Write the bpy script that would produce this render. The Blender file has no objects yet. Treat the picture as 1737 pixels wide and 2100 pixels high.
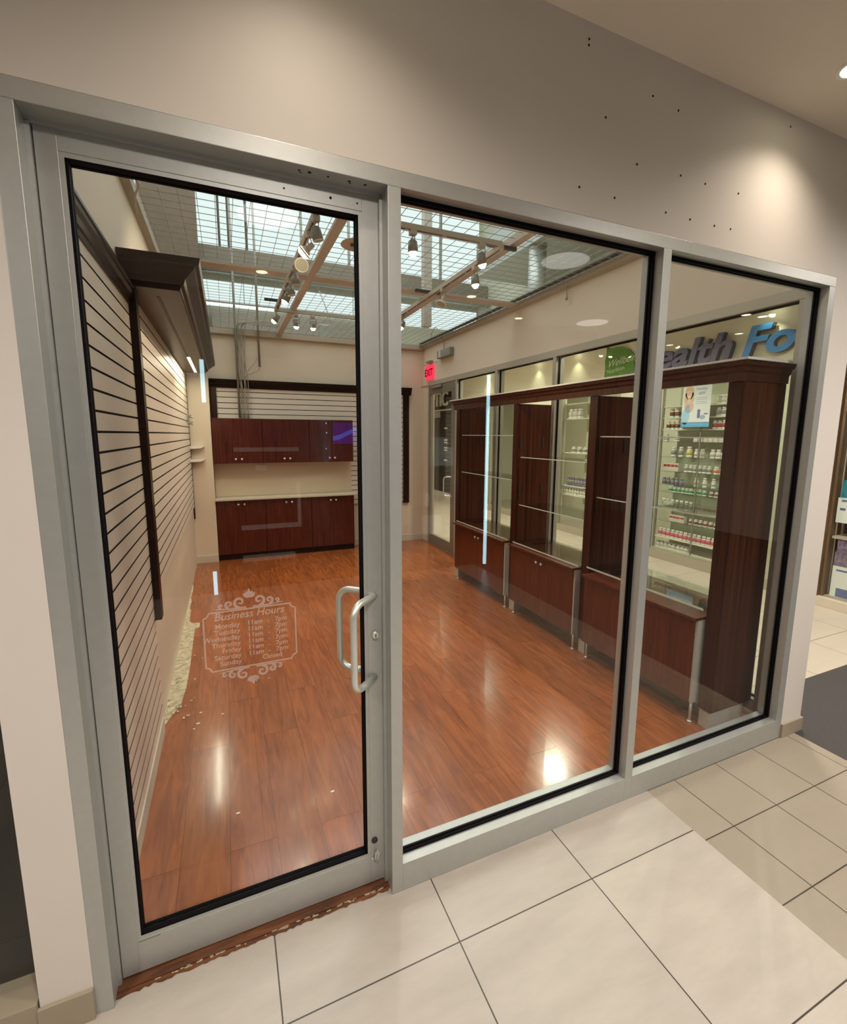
import bpy, bmesh, math, random
from mathutils import Vector, Matrix
random.seed(7)
S = bpy.context.scene
C = S.collection
PI = math.pi

# ------------------------------------------------------------------ camera
RM = [[0.9173816, -0.0527967, 0.3944914], [-0.3979716, -0.135222, 0.9073773], [0.0054374, -0.9894077, -0.1450618]]
cam = bpy.data.cameras.new('camera')
cam.sensor_width = 36.0
cam.lens = 950.939 * 36.0 / 2100.0
cam.shift_x = -(878.965 - 868.5) / 2100.0
cam.shift_y = (1031.292 - 1050.0) / 2100.0
cam.clip_start = 0.02
camo = bpy.data.objects.new('camera', cam)
C.objects.link(camo)
m = Matrix(RM)                                   # columns: right, down, forward
rot = Matrix((m.col[0], -m.col[1], -m.col[2])).transposed()
camo.matrix_world = Matrix.Translation((0.459016, -1.495220, 1.780505)) @ rot.to_4x4()
S.camera = camo

# ------------------------------------------------------------------ world, exposure
S.view_settings.view_transform = 'Standard'
S.view_settings.look = 'None'
S.view_settings.gamma = 1.0
S.view_settings.use_curve_mapping = False
S.view_settings.exposure = 0.30
W = bpy.data.worlds.new('world')
S.world = W
W.use_nodes = True
W.node_tree.nodes['Background'].inputs[0].default_value = (1.0, 0.90, 0.78, 1)
W.node_tree.nodes['Background'].inputs[1].default_value = 0.35
S.cycles.max_bounces = 10
S.cycles.diffuse_bounces = 4
S.cycles.glossy_bounces = 4
S.cycles.transparent_max_bounces = 24
S.cycles.caustics_reflective = False
S.cycles.caustics_refractive = False
S.cycles.sample_clamp_indirect = 4.0

def light(name, kind, loc, energy, color, size=0.2, rot=(0, 0, 0), spot=None, blend=0.6, size_y=None):
    d = bpy.data.lights.new(name, kind)
    d.energy = energy
    d.color = color
    if kind == 'AREA':
        if size_y:
            d.shape = 'RECTANGLE'; d.size = size; d.size_y = size_y
        else:
            d.shape = 'DISK'; d.size = size
    elif kind == 'SPOT':
        d.shadow_soft_size = size
        d.spot_size = spot; d.spot_blend = blend
    else:
        d.shadow_soft_size = size
    o = bpy.data.objects.new(name, d)
    C.objects.link(o)
    o.location = loc
    o.rotation_euler = rot
    return o

WARM = (1.0, 0.80, 0.58)
NEUT = (1.0, 0.915, 0.82)
COOL = (0.86, 0.95, 1.0)
# mall ceiling downlights (fixtures are built further down)
MALL_DISCS = [(0.80, -1.83), (3.14, -1.73), (4.88, -3.30), (-1.6, -1.8), (4.9, -1.0)]
OFF = ((.11, .05), (-.05, .11), (-.11, -.05), (.05, -.11))
for x, y in MALL_DISCS:
    for dx, dy in OFF:
        light('mall_downlight', 'SPOT', (x + dx, y + dy, 3.20), 37, NEUT, 0.0, (0, 0, 0), 2.9, 1.0)
# wall washers close to the storefront wall
WASH = [(2.83, -0.27), (0.72, -0.42), (-1.4, -0.4)]
for (x, y), e_ in zip(WASH, (20, 17, 8)):
    light('wash_downlight', 'SPOT', (x, y, 3.215), e_, (1.0, 0.86, 0.70), 0.04, (0, 0, 0), 2.3, 0.9)
# added overhead area light, unseen, that brings atrium daylight into the shop
light('atrium_fill', 'AREA', (1.8, 4.6, 6.9), 260, COOL, 6.0, (0, 0, 0), size_y=6.0)
# corridor on the far side of the glass wall
for y in (1.2, 3.57, 6.0, 8.4):
    for dx, dy in OFF:
        light('corridor_downlight', 'SPOT', (4.74 + dx, y + dy, 3.20), 42, (1.0, 0.93, 0.76), 0.0, (0, 0, 0), 2.9, 1.0)
light('health_store_light', 'AREA', (7.0, 3.6, 3.1), 55, (1.0, 0.96, 0.80), 0.8, (0, 0, 0), size_y=5.0)

# ------------------------------------------------------------------ materials
MATS = {}
def nt(name):
    mt = bpy.data.materials.new(name)
    mt.use_nodes = True
    n = mt.node_tree.nodes
    return mt, n, mt.node_tree.links, n['Principled BSDF']

def plain(name, col, rough=0.6, metal=0.0, coat=0.0, noise=0.0, nscale=6.0, bump=0.0, spec=0.5, stretch=None):
    mt, n, l, b = nt(name)
    b.inputs['Base Color'].default_value = (*col, 1)
    b.inputs['Roughness'].default_value = rough
    b.inputs['Metallic'].default_value = metal
    b.inputs['Coat Weight'].default_value = coat
    b.inputs['Coat Roughness'].default_value = 0.12
    b.inputs['Specular IOR Level'].default_value = spec
    if noise > 0 or bump > 0:
        tc = n.new('ShaderNodeTexCoord'); mp = n.new('ShaderNodeMapping')
        l.new(tc.outputs['Object'], mp.inputs[0])
        if stretch: mp.inputs['Scale'].default_value = stretch
        nz = n.new('ShaderNodeTexNoise')
        nz.inputs['Scale'].default_value = nscale
        nz.inputs['Detail'].default_value = 6
        l.new(mp.outputs[0], nz.inputs['Vector'])
        if noise > 0:
            cr = n.new('ShaderNodeValToRGB')
            cr.color_ramp.elements[0].position = 0.3
            cr.color_ramp.elements[1].position = 0.7
            cr.color_ramp.elements[0].color = (*[c * (1 - noise) for c in col], 1)
            cr.color_ramp.elements[1].color = (*[min(1, c * (1 + noise)) for c in col], 1)
            l.new(nz.outputs['Fac'], cr.inputs[0])
            l.new(cr.outputs[0], b.inputs['Base Color'])
        if bump > 0:
            bp_ = n.new('ShaderNodeBump')
            bp_.inputs['Strength'].default_value = bump
            bp_.inputs['Distance'].default_value = 0.002
            l.new(nz.outputs['Fac'], bp_.inputs['Height'])
            l.new(bp_.outputs[0], b.inputs['Normal'])
    MATS[name] = mt
    return mt

def emit(name, col, strength):
    mt = bpy.data.materials.new(name); mt.use_nodes = True
    n = mt.node_tree.nodes; n.clear()
    e = n.new('ShaderNodeEmission'); o = n.new('ShaderNodeOutputMaterial')
    e.inputs[0].default_value = (*col, 1); e.inputs[1].default_value = strength
    mt.node_tree.links.new(e.outputs[0], o.inputs[0])
    MATS[name] = mt
    return mt

def glass(name, tint=(0.97, 0.985, 0.975), ior=1.5, rough=0.0, haze=0.0):
    """thin architectural glass: transparent with a fresnel reflection"""
    mt = bpy.data.materials.new(name); mt.use_nodes = True
    n = mt.node_tree.nodes; l = mt.node_tree.links; n.clear()
    o = n.new('ShaderNodeOutputMaterial'); mx = n.new('ShaderNodeMixShader')
    tr = n.new('ShaderNodeBsdfTransparent'); gl = n.new('ShaderNodeBsdfGlossy')
    tr.inputs[0].default_value = (*tint, 1)
    gl.inputs['Roughness'].default_value = rough
    # Schlick fresnel that is the same from both sides of the pane
    f0 = ((ior - 1) / (ior + 1)) ** 2
    ge = n.new('ShaderNodeNewGeometry'); dt = n.new('ShaderNodeVectorMath'); dt.operation = 'DOT_PRODUCT'
    l.new(ge.outputs['Incoming'], dt.inputs[0]); l.new(ge.outputs['Normal'], dt.inputs[1])
    def mth(op, a, b_=None, v=None):
        q = n.new('ShaderNodeMath'); q.operation = op
        if isinstance(a, float): q.inputs[0].default_value = a
        else: l.new(a, q.inputs[0])
        if b_ is not None: l.new(b_, q.inputs[1])
        if v is not None: q.inputs[1].default_value = v
        return q.outputs[0]
    ab = mth('ABSOLUTE', dt.outputs['Value'])
    p5 = mth('POWER', mth('SUBTRACT', 1.0, ab), v=5.0)
    fac = mth('ADD', mth('MULTIPLY', p5, v=1 - f0), v=f0)
    l.new(fac, mx.inputs[0]); l.new(tr.outputs[0], mx.inputs[1]); l.new(gl.outputs[0], mx.inputs[2])
    last = mx
    if haze > 0:
        df = n.new('ShaderNodeBsdfDiffuse'); m2 = n.new('ShaderNodeMixShader')
        df.inputs[0].default_value = (0.85, 0.88, 0.86, 1)
        m2.inputs[0].default_value = haze
        l.new(mx.outputs[0], m2.inputs[1]); l.new(df.outputs[0], m2.inputs[2]); last = m2
    l.new(last.outputs[0], o.inputs[0])
    MATS[name] = mt
    return mt

def wood(name, dark, light_, rough=0.3, scale=(9, 9, 0.9), coat=0.3, planks=None, spec=0.5):
    mt, n, l, b = nt(name)
    tc = n.new('ShaderNodeTexCoord'); mp = n.new('ShaderNodeMapping')
    mp.inputs['Scale'].default_value = scale
    l.new(tc.outputs['Object'], mp.inputs[0])
    nz = n.new('ShaderNodeTexNoise'); nz.inputs['Scale'].default_value = 2.2
    nz.inputs['Detail'].default_value = 9; nz.inputs['Roughness'].default_value = 0.65
    nz.inputs['Distortion'].default_value = 0.9
    cr = n.new('ShaderNodeValToRGB')
    e = cr.color_ramp.elements
    e[0].position = 0.33; e[0].color = (*dark, 1)
    e[1].position = 0.68; e[1].color = (*light_, 1)
    l.new(nz.outputs['Fac'], cr.inputs[0])
    col = cr.outputs[0]
    vec = mp.outputs[0]
    if planks:
        w, ln = planks
        mp2 = n.new('ShaderNodeMapping'); mp2.inputs['Rotation'].default_value = (0, 0, PI / 2)
        l.new(tc.outputs['Object'], mp2.inputs[0])
        bk = n.new('ShaderNodeTexBrick')
        bk.inputs['Scale'].default_value = 1.0
        bk.inputs['Brick Width'].default_value = ln
        bk.inputs['Row Height'].default_value = w
        bk.inputs['Mortar Size'].default_value = 0.0011
        bk.inputs['Mortar Smooth'].default_value = 0.4
        bk.inputs['Color1'].default_value = (0.90, 0.90, 0.90, 1)
        bk.inputs['Color2'].default_value = (1.08, 1.06, 1.04, 1)
        bk.inputs['Mortar'].default_value = (0.22, 0.2, 0.2, 1)
        bk.offset = 0.37
        l.new(mp2.outputs[0], bk.inputs['Vector'])
        # shift the grain per plank
        va = n.new('ShaderNodeVectorMath'); va.operation = 'MULTIPLY_ADD'
        va.inputs[1].default_value = (13, 17, 11)
        l.new(bk.outputs['Color'], va.inputs[0]); l.new(mp.outputs[0], va.inputs[2])
        vec = va.outputs[0]
        mu = n.new('ShaderNodeMixRGB'); mu.blend_type = 'MULTIPLY'; mu.inputs[0].default_value = 1.0
        l.new(cr.outputs[0], mu.inputs[1]); l.new(bk.outputs['Color'], mu.inputs[2])
        col = mu.outputs[0]
    l.new(vec, nz.inputs['Vector'])
    l.new(col, b.inputs['Base Color'])
    b.inputs['Roughness'].default_value = rough
    b.inputs['Coat Weight'].default_value = coat
    b.inputs['Coat Roughness'].default_value = 0.1
    b.inputs['Specular IOR Level'].default_value = spec
    MATS[name] = mt
    return mt

def tile(name, base, x0, y0, wx, wy, var=0.06, rough=0.35, mortar=(0.05, 0.04, 0.03), ms=0.0026):
    mt, n, l, b = nt(name)
    tc = n.new('ShaderNodeTexCoord'); mp = n.new('ShaderNodeMapping')
    mp.inputs['Location'].default_value = (-x0, -y0, 0)
    l.new(tc.outputs['Object'], mp.inputs[0])
    bk = n.new('ShaderNodeTexBrick')
    bk.offset = 0.0
    bk.inputs['Scale'].default_value = 1.0
    bk.inputs['Brick Width'].default_value = wx
    bk.inputs['Row Height'].default_value = wy
    bk.inputs['Mortar Size'].default_value = ms
    bk.inputs['Mortar Smooth'].default_value = 0.2
    bk.inputs['Color1'].default_value = (*[c * (1 - var * .4) for c in base], 1)
    bk.inputs['Color2'].default_value = (*[c * (1 + var * .4) for c in base], 1)
    bk.inputs['Mortar'].default_value = (*mortar, 1)
    l.new(mp.outputs[0], bk.inputs['Vector'])
    nz = n.new('ShaderNodeTexNoise'); nz.inputs['Scale'].default_value = 3.0; nz.inputs['Detail'].default_value = 9
    nz.inputs['Roughness'].default_value = 0.7
    mp2 = n.new('ShaderNodeMapping'); mp2.inputs['Scale'].default_value = (0.7, 2.4, 1)
    mp2.inputs['Rotation'].default_value = (0, 0, 0.5)
    l.new(tc.outputs['Object'], mp2.inputs[0]); l.new(mp2.outputs[0], nz.inputs['Vector'])
    cr = n.new('ShaderNodeValToRGB')
    cr.color_ramp.elements[0].position = 0.25; cr.color_ramp.elements[1].position = 0.75
    cr.color_ramp.elements[0].color = (1 - var, 1 - var, 1 - var * 1.1, 1)
    cr.color_ramp.elements[1].color = (1 + var, 1 + var, 1 + var, 1)
    l.new(nz.outputs['Fac'], cr.inputs[0])
    mu = n.new('ShaderNodeMixRGB'); mu.blend_type = 'MULTIPLY'; mu.inputs[0].default_value = 1
    l.new(bk.outputs['Color'], mu.inputs[1]); l.new(cr.outputs[0], mu.inputs[2])
    l.new(mu.outputs[0], b.inputs['Base Color'])
    b.inputs['Roughness'].default_value = rough
    MATS[name] = mt
    return mt

M = MATS
plain('wall_paint', (0.72, 0.665, 0.61), 0.55, noise=0.02, nscale=2, bump=0.15)
plain('ceiling_paint', (0.82, 0.73, 0.62), 0.8)
plain('shop_paint', (0.72, 0.61, 0.48), 0.6, noise=0.03, nscale=2)
plain('cream_paint', (0.73, 0.73, 0.60), 0.6)
plain('aluminium', (0.50, 0.51, 0.49), 0.42, metal=0.55, noise=0.03, nscale=30)
plain('aluminium_warm', (0.50, 0.46, 0.38), 0.42, metal=0.45)
plain('bronze_metal', (0.26, 0.24, 0.19), 0.4, metal=0.5)
plain('steel', (0.78, 0.79, 0.74), 0.38, metal=0.75)
plain('black_rubber', (0.004, 0.003, 0.004), 0.7, spec=0.1)
plain('dark_hole', (0.01, 0.01, 0.01), 0.9)
plain('baseboard_vinyl', (0.36, 0.30, 0.22), 0.5)
plain('baseboard_white', (0.62, 0.56, 0.46), 0.5)
plain('slat_white', (0.80, 0.70, 0.60), 0.4)
plain('groove_dark', (0.012, 0.005, 0.003), 0.8)
plain('grey_panel', (0.52, 0.49, 0.44), 0.5)
plain('pink_beige', (0.60, 0.50, 0.42), 0.6)
plain('tan_beam', (0.56, 0.47, 0.39), 0.55)
plain('trim_beige', (0.44, 0.37, 0.28), 0.55)
plain('grey_steel', (0.28, 0.27, 0.23), 0.5, metal=0.2)
plain('duct', (0.42, 0.44, 0.40), 0.4, metal=0.5)
plain('wire', (0.42, 0.38, 0.31), 0.45, metal=0.3)
plain('track_beige', (0.52, 0.45, 0.37), 0.5)
plain('dark_metal', (0.03, 0.025, 0.02), 0.5)
plain('atrium_brown', (0.17, 0.125, 0.085), 0.8, noise=0.08, nscale=14)
plain('atrium_grey', (0.20, 0.175, 0.13), 0.7, noise=0.1, nscale=8, stretch=(0.3, 1, 3))
plain('atrium_green', (0.50, 0.51, 0.40), 0.8)
plain('counter_top', (0.62, 0.55, 0.42), 0.25)
plain('white_plastic', (0.80, 0.80, 0.76), 0.4)
plain('white_matte', (0.82, 0.80, 0.76), 0.7)
plain('carpet_dark', (0.050, 0.044, 0.044), 0.75, noise=0.12, nscale=60)
plain('subfloor', (0.52, 0.45, 0.30), 0.9, noise=0.4, nscale=22, bump=0.6)
plain('cable_grey', (0.34, 0.30, 0.22), 0.6)
plain('sign_blue', (0.04, 0.26, 0.68), 0.3)
plain('sign_side', (0.03, 0.035, 0.07), 0.5)
plain('sign_purple', (0.10, 0.105, 0.22), 0.45)
plain('leaf_green', (0.09, 0.27, 0.015), 0.6, noise=0.2, nscale=8)
plain('lettering_white', (0.85, 0.87, 0.80), 0.6)
plain('paper_white', (0.80, 0.84, 0.84), 0.7)
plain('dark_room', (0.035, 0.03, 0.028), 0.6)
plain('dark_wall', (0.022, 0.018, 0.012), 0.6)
plain('stair_wood', (0.20, 0.115, 0.06), 0.5, noise=.3, nscale=9, stretch=(1, 1, .2))
wood('cherry_dark', (0.020, 0.004, 0.002), (0.070, 0.016, 0.006), 0.28, (14, 14, 0.5), coat=0.0, spec=0.3)
wood('cherry', (0.055, 0.009, 0.003), (0.150, 0.030, 0.008), 0.3, (10, 10, 0.8))
wood('cherry_mid', (0.028, 0.006, 0.003), (0.115, 0.030, 0.011), 0.3, (20, 20, 0.3), coat=0.05, spec=0.35)
wood('cherry_door', (0.045, 0.005, 0.002), (0.115, 0.018, 0.006), 0.25, (12, 12, 0.8))
wood('walnut', (0.009, 0.003, 0.0015), (0.028, 0.010, 0.005), 0.30, (8, 0.8, 8), coat=0.0, spec=0.22)
wood('soffit_wood', (0.05, 0.030, 0.016), (0.095, 0.060, 0.032), 0.35, (8, 0.8, 8), coat=0.0, spec=0.2)
wood('threshold_wood', (0.05, 0.016, 0.007), (0.22, 0.08, 0.03), 0.5, (2, 14, 14), coat=0)
wood('floor_wood', (0.205, 0.047, 0.009), (0.385, 0.110, 0.025), 0.19, (11, 1.3, 8), coat=0.3, planks=(0.193, 1.22))
tile('tile_light', (0.475, 0.425, 0.37), 0.526, -0.256, 0.602, 0.61, 0.14)
tile('tile_band', (0.35, 0.30, 0.235), 0.0, 0.0, 0.315, 0.315, 0.05)
tile('tile_far', (0.52, 0.46, 0.38), 0.2, 0.1, 0.61, 0.61, 0.05)
glass('shop_glass', ior=1.52)
glass('wall_glass', ior=1.45, tint=(0.975, 0.985, 0.968))
glass('shelf_glass', ior=1.5, tint=(0.93, 0.965, 0.945))
glass('display_glass', ior=1.5, tint=(0.90, 0.94, 0.90))
plain('glass_edge', (0.62, 0.66, 0.58), 0.3)
emit('lamp_disc', (1.0, 0.95, 0.90), 2.6)
emit('lamp_disc_bright', (1.0, 0.93, 0.84), 12.0)
emit('lamp_small', (1.0, 0.93, 0.62), 13.0)
emit('bulb', (1.0, 0.82, 0.50), 45.0)
emit('bulb_white', (1.0, 0.90, 0.66), 45.0)
emit('daylight_panel', (0.80, 0.93, 0.92), 0.92)
emit('tube_white', (0.95, 1.0, 0.95), 3.0)
emit('led_blue', (0.50, 0.86, 1.0), 9.0)
emit('led_warm', (1.0, 0.95, 0.65), 1.8)
emit('screen_blue', (0.10, 0.16, 1.0), 3.0)
emit('screen_purple', (0.12, 0.02, 0.5), 1.6)
emit('screen_white', (0.6, 0.7, 1.0), 9.0)
emit('exit_red', (1.0, 0.03, 0.07), 1.5)
emit('exit_dark', (0.3, 0.0, 0.02), 0.4)
emit('pink_sign', (1.0, 0.35, 0.28), 3.0)
plain('frosted', (0.85, 0.82, 0.80), 0.8)
# frosted decal: partly see-through film
mt = bpy.data.materials.new('decal_film'); mt.use_nodes = True
n = mt.node_tree.nodes; n.clear(); l = mt.node_tree.links
o_ = n.new('ShaderNodeOutputMaterial'); mx = n.new('ShaderNodeMixShader')
tr = n.new('ShaderNodeBsdfTransparent'); df = n.new('ShaderNodeBsdfDiffuse')
df.inputs[0].default_value = (0.80, 0.72, 0.68, 1); mx.inputs[0].default_value = 0.33
l.new(tr.outputs[0], mx.inputs[1]); l.new(df.outputs[0], mx.inputs[2]); l.new(mx.outputs[0], o_.inputs[0])
M['decal_film'] = mt

# ------------------------------------------------------------------ mesh helpers
class MB:
    def __init__(s):
        s.bm = bmesh.new(); s.mi = 0
    def box(s, x0, x1, y0, y1, z0, z1, bev=0.0, mi=None):
        r = bmesh.ops.create_cube(s.bm, size=1)
        vs = r['verts']
        for v in vs:
            v.co = Vector(((x0 + x1) / 2 + v.co.x * (x1 - x0), (y0 + y1) / 2 + v.co.y * (y1 - y0), (z0 + z1) / 2 + v.co.z * (z1 - z0)))
        fs = set(f for v in vs for f in v.link_faces)
        if bev > 0:
            es = list(set(e for v in vs for e in v.link_edges))
            rr = bmesh.ops.bevel(s.bm, geom=es, offset=bev, segments=2, affect='EDGES', profile=0.6)
            fs = [f for f in fs if f.is_valid] + list(rr['faces'])
        if mi is not None:
            for f in fs: f.material_index = mi
        return s
    def quad(s, pts, mi=0):
        f = s.bm.faces.new([s.bm.verts.new(p) for p in pts]); f.material_index = mi
        return s
    def prism(s, prof, axis, a, b, mi=0):
        """extrude a closed 2D profile along an axis ('x': (y,z), 'y': (x,z), 'z': (x,y))"""
        def P(u, v, t):
            return {'x': (t, u, v), 'y': (u, t, v), 'z': (u, v, t)}[axis]
        A = [s.bm.verts.new(P(u, v, a)) for u, v in prof]
        B_ = [s.bm.verts.new(P(u, v, b)) for u, v in prof]
        k = len(prof); fs = []
        for i in range(k):
            fs.append(s.bm.faces.new((A[i], A[(i + 1) % k], B_[(i + 1) % k], B_[i])))
        fs.append(s.bm.faces.new(A)); fs.append(s.bm.faces.new(list(reversed(B_))))
        for f in fs: f.material_index = mi
        bmesh.ops.recalc_face_normals(s.bm, faces=fs)
        return s
    def cyl(s, p, q, r, r2=None, seg=16, mi=0, cap=True):
        p = Vector(p); q = Vector(q); r2 = r if r2 is None else r2
        d = (q - p); L = d.length; d.normalize()
        up = Vector((0, 0, 1)) if abs(d.z) < 0.95 else Vector((1, 0, 0))
        a = d.cross(up).normalized(); b = d.cross(a)
        A = []; B_ = []
        for i in range(seg):
            t = 2 * PI * i / seg; o = a * math.cos(t) + b * math.sin(t)
            A.append(s.bm.verts.new(p + o * r)); B_.append(s.bm.verts.new(q + o * r2))
        fs = []
        for i in range(seg):
            f = s.bm.faces.new((A[i], A[(i + 1) % seg], B_[(i + 1) % seg], B_[i])); f.smooth = True; fs.append(f)
        if cap:
            fs.append(s.bm.faces.new(A)); fs.append(s.bm.faces.new(list(reversed(B_))))
        for f in fs: f.material_index = mi
        bmesh.ops.recalc_face_normals(s.bm, faces=fs)
        return s
    def lathe(s, c, prof, seg=20, mi=0, axis='z', capped=True):
        """prof: list of (r, h) along axis from c"""
        c = Vector(c); rings = []
        for r, h in prof:
            ring = []
            for i in range(seg):
                t = 2 * PI * i / seg
                v = {'z': Vector((r * math.cos(t), r * math.sin(t), h)), 'y': Vector((r * math.cos(t), h, r * math.sin(t))), 'x': Vector((h, r * math.cos(t), r * math.sin(t)))}[axis]
                ring.append(s.bm.verts.new(c + v))
            rings.append(ring)
        fs = []
        for A, B_ in zip(rings, rings[1:]):
            for i in range(seg):
                f = s.bm.faces.new((A[i], A[(i + 1) % seg], B_[(i + 1) % seg], B_[i])); f.smooth = True; fs.append(f)
        if capped:
            fs.append(s.bm.faces.new(rings[0])); fs.append(s.bm.faces.new(rings[-1]))
        for f in fs: f.material_index = mi
        bmesh.ops.recalc_face_normals(s.bm, faces=fs)
        return s
    def tube(s, pts, r, seg=12, mi=0, closed=False):
        pts = [Vector(p) for p in pts]; k = len(pts); rings = []
        prev = None
        for i, p in enumerate(pts):
            if closed:
                d = (pts[(i + 1) % k] - pts[i - 1]).normalized()
            else:
                d = (pts[min(i + 1, k - 1)] - pts[max(i - 1, 0)]).normalized()
            if prev is None:
                up = Vector((0, 0, 1)) if abs(d.z) < 0.9 else Vector((1, 0, 0))
                a = d.cross(up).normalized()
            else:
                a = (prev - d * prev.dot(d)).normalized()
            prev = a; b = d.cross(a)
            rings.append([s.bm.verts.new(p + (a * math.cos(2 * PI * j / seg) + b * math.sin(2 * PI * j / seg)) * r) for j in range(seg)])
        fs = []
        prs = list(zip(rings, rings[1:])) + ([(rings[-1], rings[0])] if closed else [])
        for A, B_ in prs:
            for i in range(seg):
                f = s.bm.faces.new((A[i], A[(i + 1) % seg], B_[(i + 1) % seg], B_[i])); f.smooth = True; fs.append(f)
        if not closed:
            fs.append(s.bm.faces.new(rings[0])); fs.append(s.bm.faces.new(rings[-1]))
        for f in fs: f.material_index = mi
        bmesh.ops.recalc_face_normals(s.bm, faces=fs)
        return s

def build(name, mb, mats, parent=None, label=None, cat=None, group=None, kind=None):
    if not isinstance(mats, (list, tuple)): mats = [mats]
    me = bpy.data.meshes.new(name)
    bm = mb.bm if isinstance(mb, MB) else mb
    if parent is not None:
        w = world_loc(parent)
        bmesh.ops.translate(bm, verts=bm.verts, vec=-w)
        bm.to_mesh(me); o = bpy.data.objects.new(name, me); C.objects.link(o); o.parent = parent
    else:
        # origin at the base centre
        xs = [v.co for v in bm.verts]
        c = Vector(((min(v.x for v in xs) + max(v.x for v in xs)) / 2, (min(v.y for v in xs) + max(v.y for v in xs)) / 2, min(v.z for v in xs)))
        keep = kind == 'structure'
        if keep: c = Vector((0, 0, 0))
        bmesh.ops.translate(bm, verts=bm.verts, vec=-c)
        bm.to_mesh(me); o = bpy.data.objects.new(name, me); C.objects.link(o); o.location = c
    bm.free()
    for mm in mats: me.materials.append(M[mm])
    if label: o['label'] = label
    if cat: o['category'] = cat
    if group: o['group'] = group
    if kind: o['kind'] = kind
    return o

def world_loc(o):
    v = Vector((0, 0, 0))
    while o is not None:
        v += o.location; o = o.parent
    return v

def thing(name, loc, label=None, cat=None, group=None, kind=None):
    o = bpy.data.objects.new(name, None); C.objects.link(o)
    o.location = loc; o.empty_display_size = 0.1
    if label: o['label'] = label
    if cat: o['category'] = cat
    if group: o['group'] = group
    if kind: o['kind'] = kind
    return o

def struct(name, mb, mats): return build(name, mb, mats, kind='structure')

def dup(root, loc, label=None, group=None):
    r = root.copy(); C.objects.link(r); r.location = loc
    if label: r['label'] = label
    if group: r['group'] = group
    for ch in [o for o in list(C.objects) if o.parent is root]:
        c = ch.copy(); C.objects.link(c); c.parent = r
        for g in [o for o in list(C.objects) if o.parent is ch]:
            d = g.copy(); C.objects.link(d); d.parent = c
    return r

def text_bm(s, size, extrude=0.0, offset=0.0, shear=0.0, align='LEFT', spacing=1.0):
    cu = bpy.data.curves.new('tmp', 'FONT'); cu.body = s; cu.size = size; cu.extrude = extrude
    cu.offset = offset; cu.shear = shear; cu.align_x = align; cu.space_character = spacing
    o = bpy.data.objects.new('tmp', cu); C.objects.link(o)
    dg = bpy.context.evaluated_depsgraph_get()
    me = bpy.data.meshes.new_from_object(o.evaluated_get(dg))
    bm = bmesh.new(); bm.from_mesh(me)
    bpy.data.objects.remove(o); bpy.data.curves.remove(cu); bpy.data.meshes.remove(me)
    return bm

def place_bm(bm, mat4):
    bmesh.ops.transform(bm, matrix=mat4, verts=bm.verts)
    return bm

def arc(c, r, a0, a1, n_, f):
    return [f(c[0] + r * math.cos(a0 + (a1 - a0) * i / n_), c[1] + r * math.sin(a0 + (a1 - a0) * i / n_)) for i in range(n_ + 1)]

# ------------------------------------------------------------------ dimensions (metres; y=0 is the storefront face)
XL, XR, YB = 0.010, 3.500, 5.750          # shop side walls and back wall
XJ0, XJ1, XM0, XM1, XN0, XN1, XK0, XK1 = 0.0, 0.046, 0.964, 1.008, 2.166, 2.213, 3.358, 3.409
ZH0, ZH1, ZS = 2.551, 2.600, 0.118
ZC = 3.234                                # mall ceiling
ZT0, ZT1 = 3.130, 3.215                   # perimeter trim of the open ceiling

# ------------------------------------------------------------------ floors
struct('floor', MB().box(XL, XR, 0.028, YB + .1, -0.05, -0.0002), 'floor_wood')
struct('floor', MB().box(-4.5, 2.326, -3.9, 0.0, -0.05, 0.0).box(0.046, 0.964, 0.0, 0.028, -0.05, 0.0), 'tile_light')
struct('floor', MB().box(2.326, 3.535, -3.9, 0.0, -0.05, 0.0), 'tile_band')
struct('floor', MB().box(3.535, 9.0, -3.9, 0.345, -0.05, 0.0), 'carpet_dark')
struct('floor', MB().box(3.535, 9.0, 0.345, 14.0, -0.05, 0.0), 'tile_far')
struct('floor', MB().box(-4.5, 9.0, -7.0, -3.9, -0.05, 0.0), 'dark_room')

# ------------------------------------------------------------------ storefront wall, ceilings, side walls
w = MB().box(-4.5, 3.60, 0.0, 0.13, ZH1, 3.26)
w.box(-0.131, 0.0, 0.0, 0.13, 0.0, ZH1).box(XK1, 3.60, 0.0, 0.13, 0.0, ZH1)
wf = struct('wall_front', w, 'wall_paint')
for (x, z) in [(1.723, 3.179), (1.723, 3.160), (2.046, 3.082), (2.187, 3.067), (1.818, 2.951), (1.986, 2.828), (2.228, 2.838), (2.375, 2.836), (2.589, 2.84),
               (1.711, 2.692), (1.883, 2.688), (2.159, 2.685), (2.302, 2.684), (2.454, 2.685), (2.559, 2.689), (2.90, 3.181)]:
    build('screw_hole', MB().cyl((x, -0.0015, z), (x, 0.01, z), 0.0042, seg=8), 'dark_hole', wf)
struct('ceiling', MB().box(-4.5, 9.0, -7.0, 0.0, ZC, ZC + .05).box(3.60, 9.0, 0.0, 14.0, ZC, ZC + .05), 'ceiling_paint')
struct('wall_left', MB().box(XL - .1, XL, 0.13, YB + .1, 0.0, ZT1), 'shop_paint')
struct('wall_back', MB().box(XL - .1, XR + .1, YB, YB + .1, 0.0, ZT1).box(XL, 0.285, 5.50, YB, 0.0, ZT0 - .02), 'shop_paint')
struct('wall_right', MB().box(XR, XR + .10, 0.13, YB, 2.62, ZT1).box(XR, XR + .10, 5.547, YB, 0, 2.62), 'shop_paint')
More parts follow.
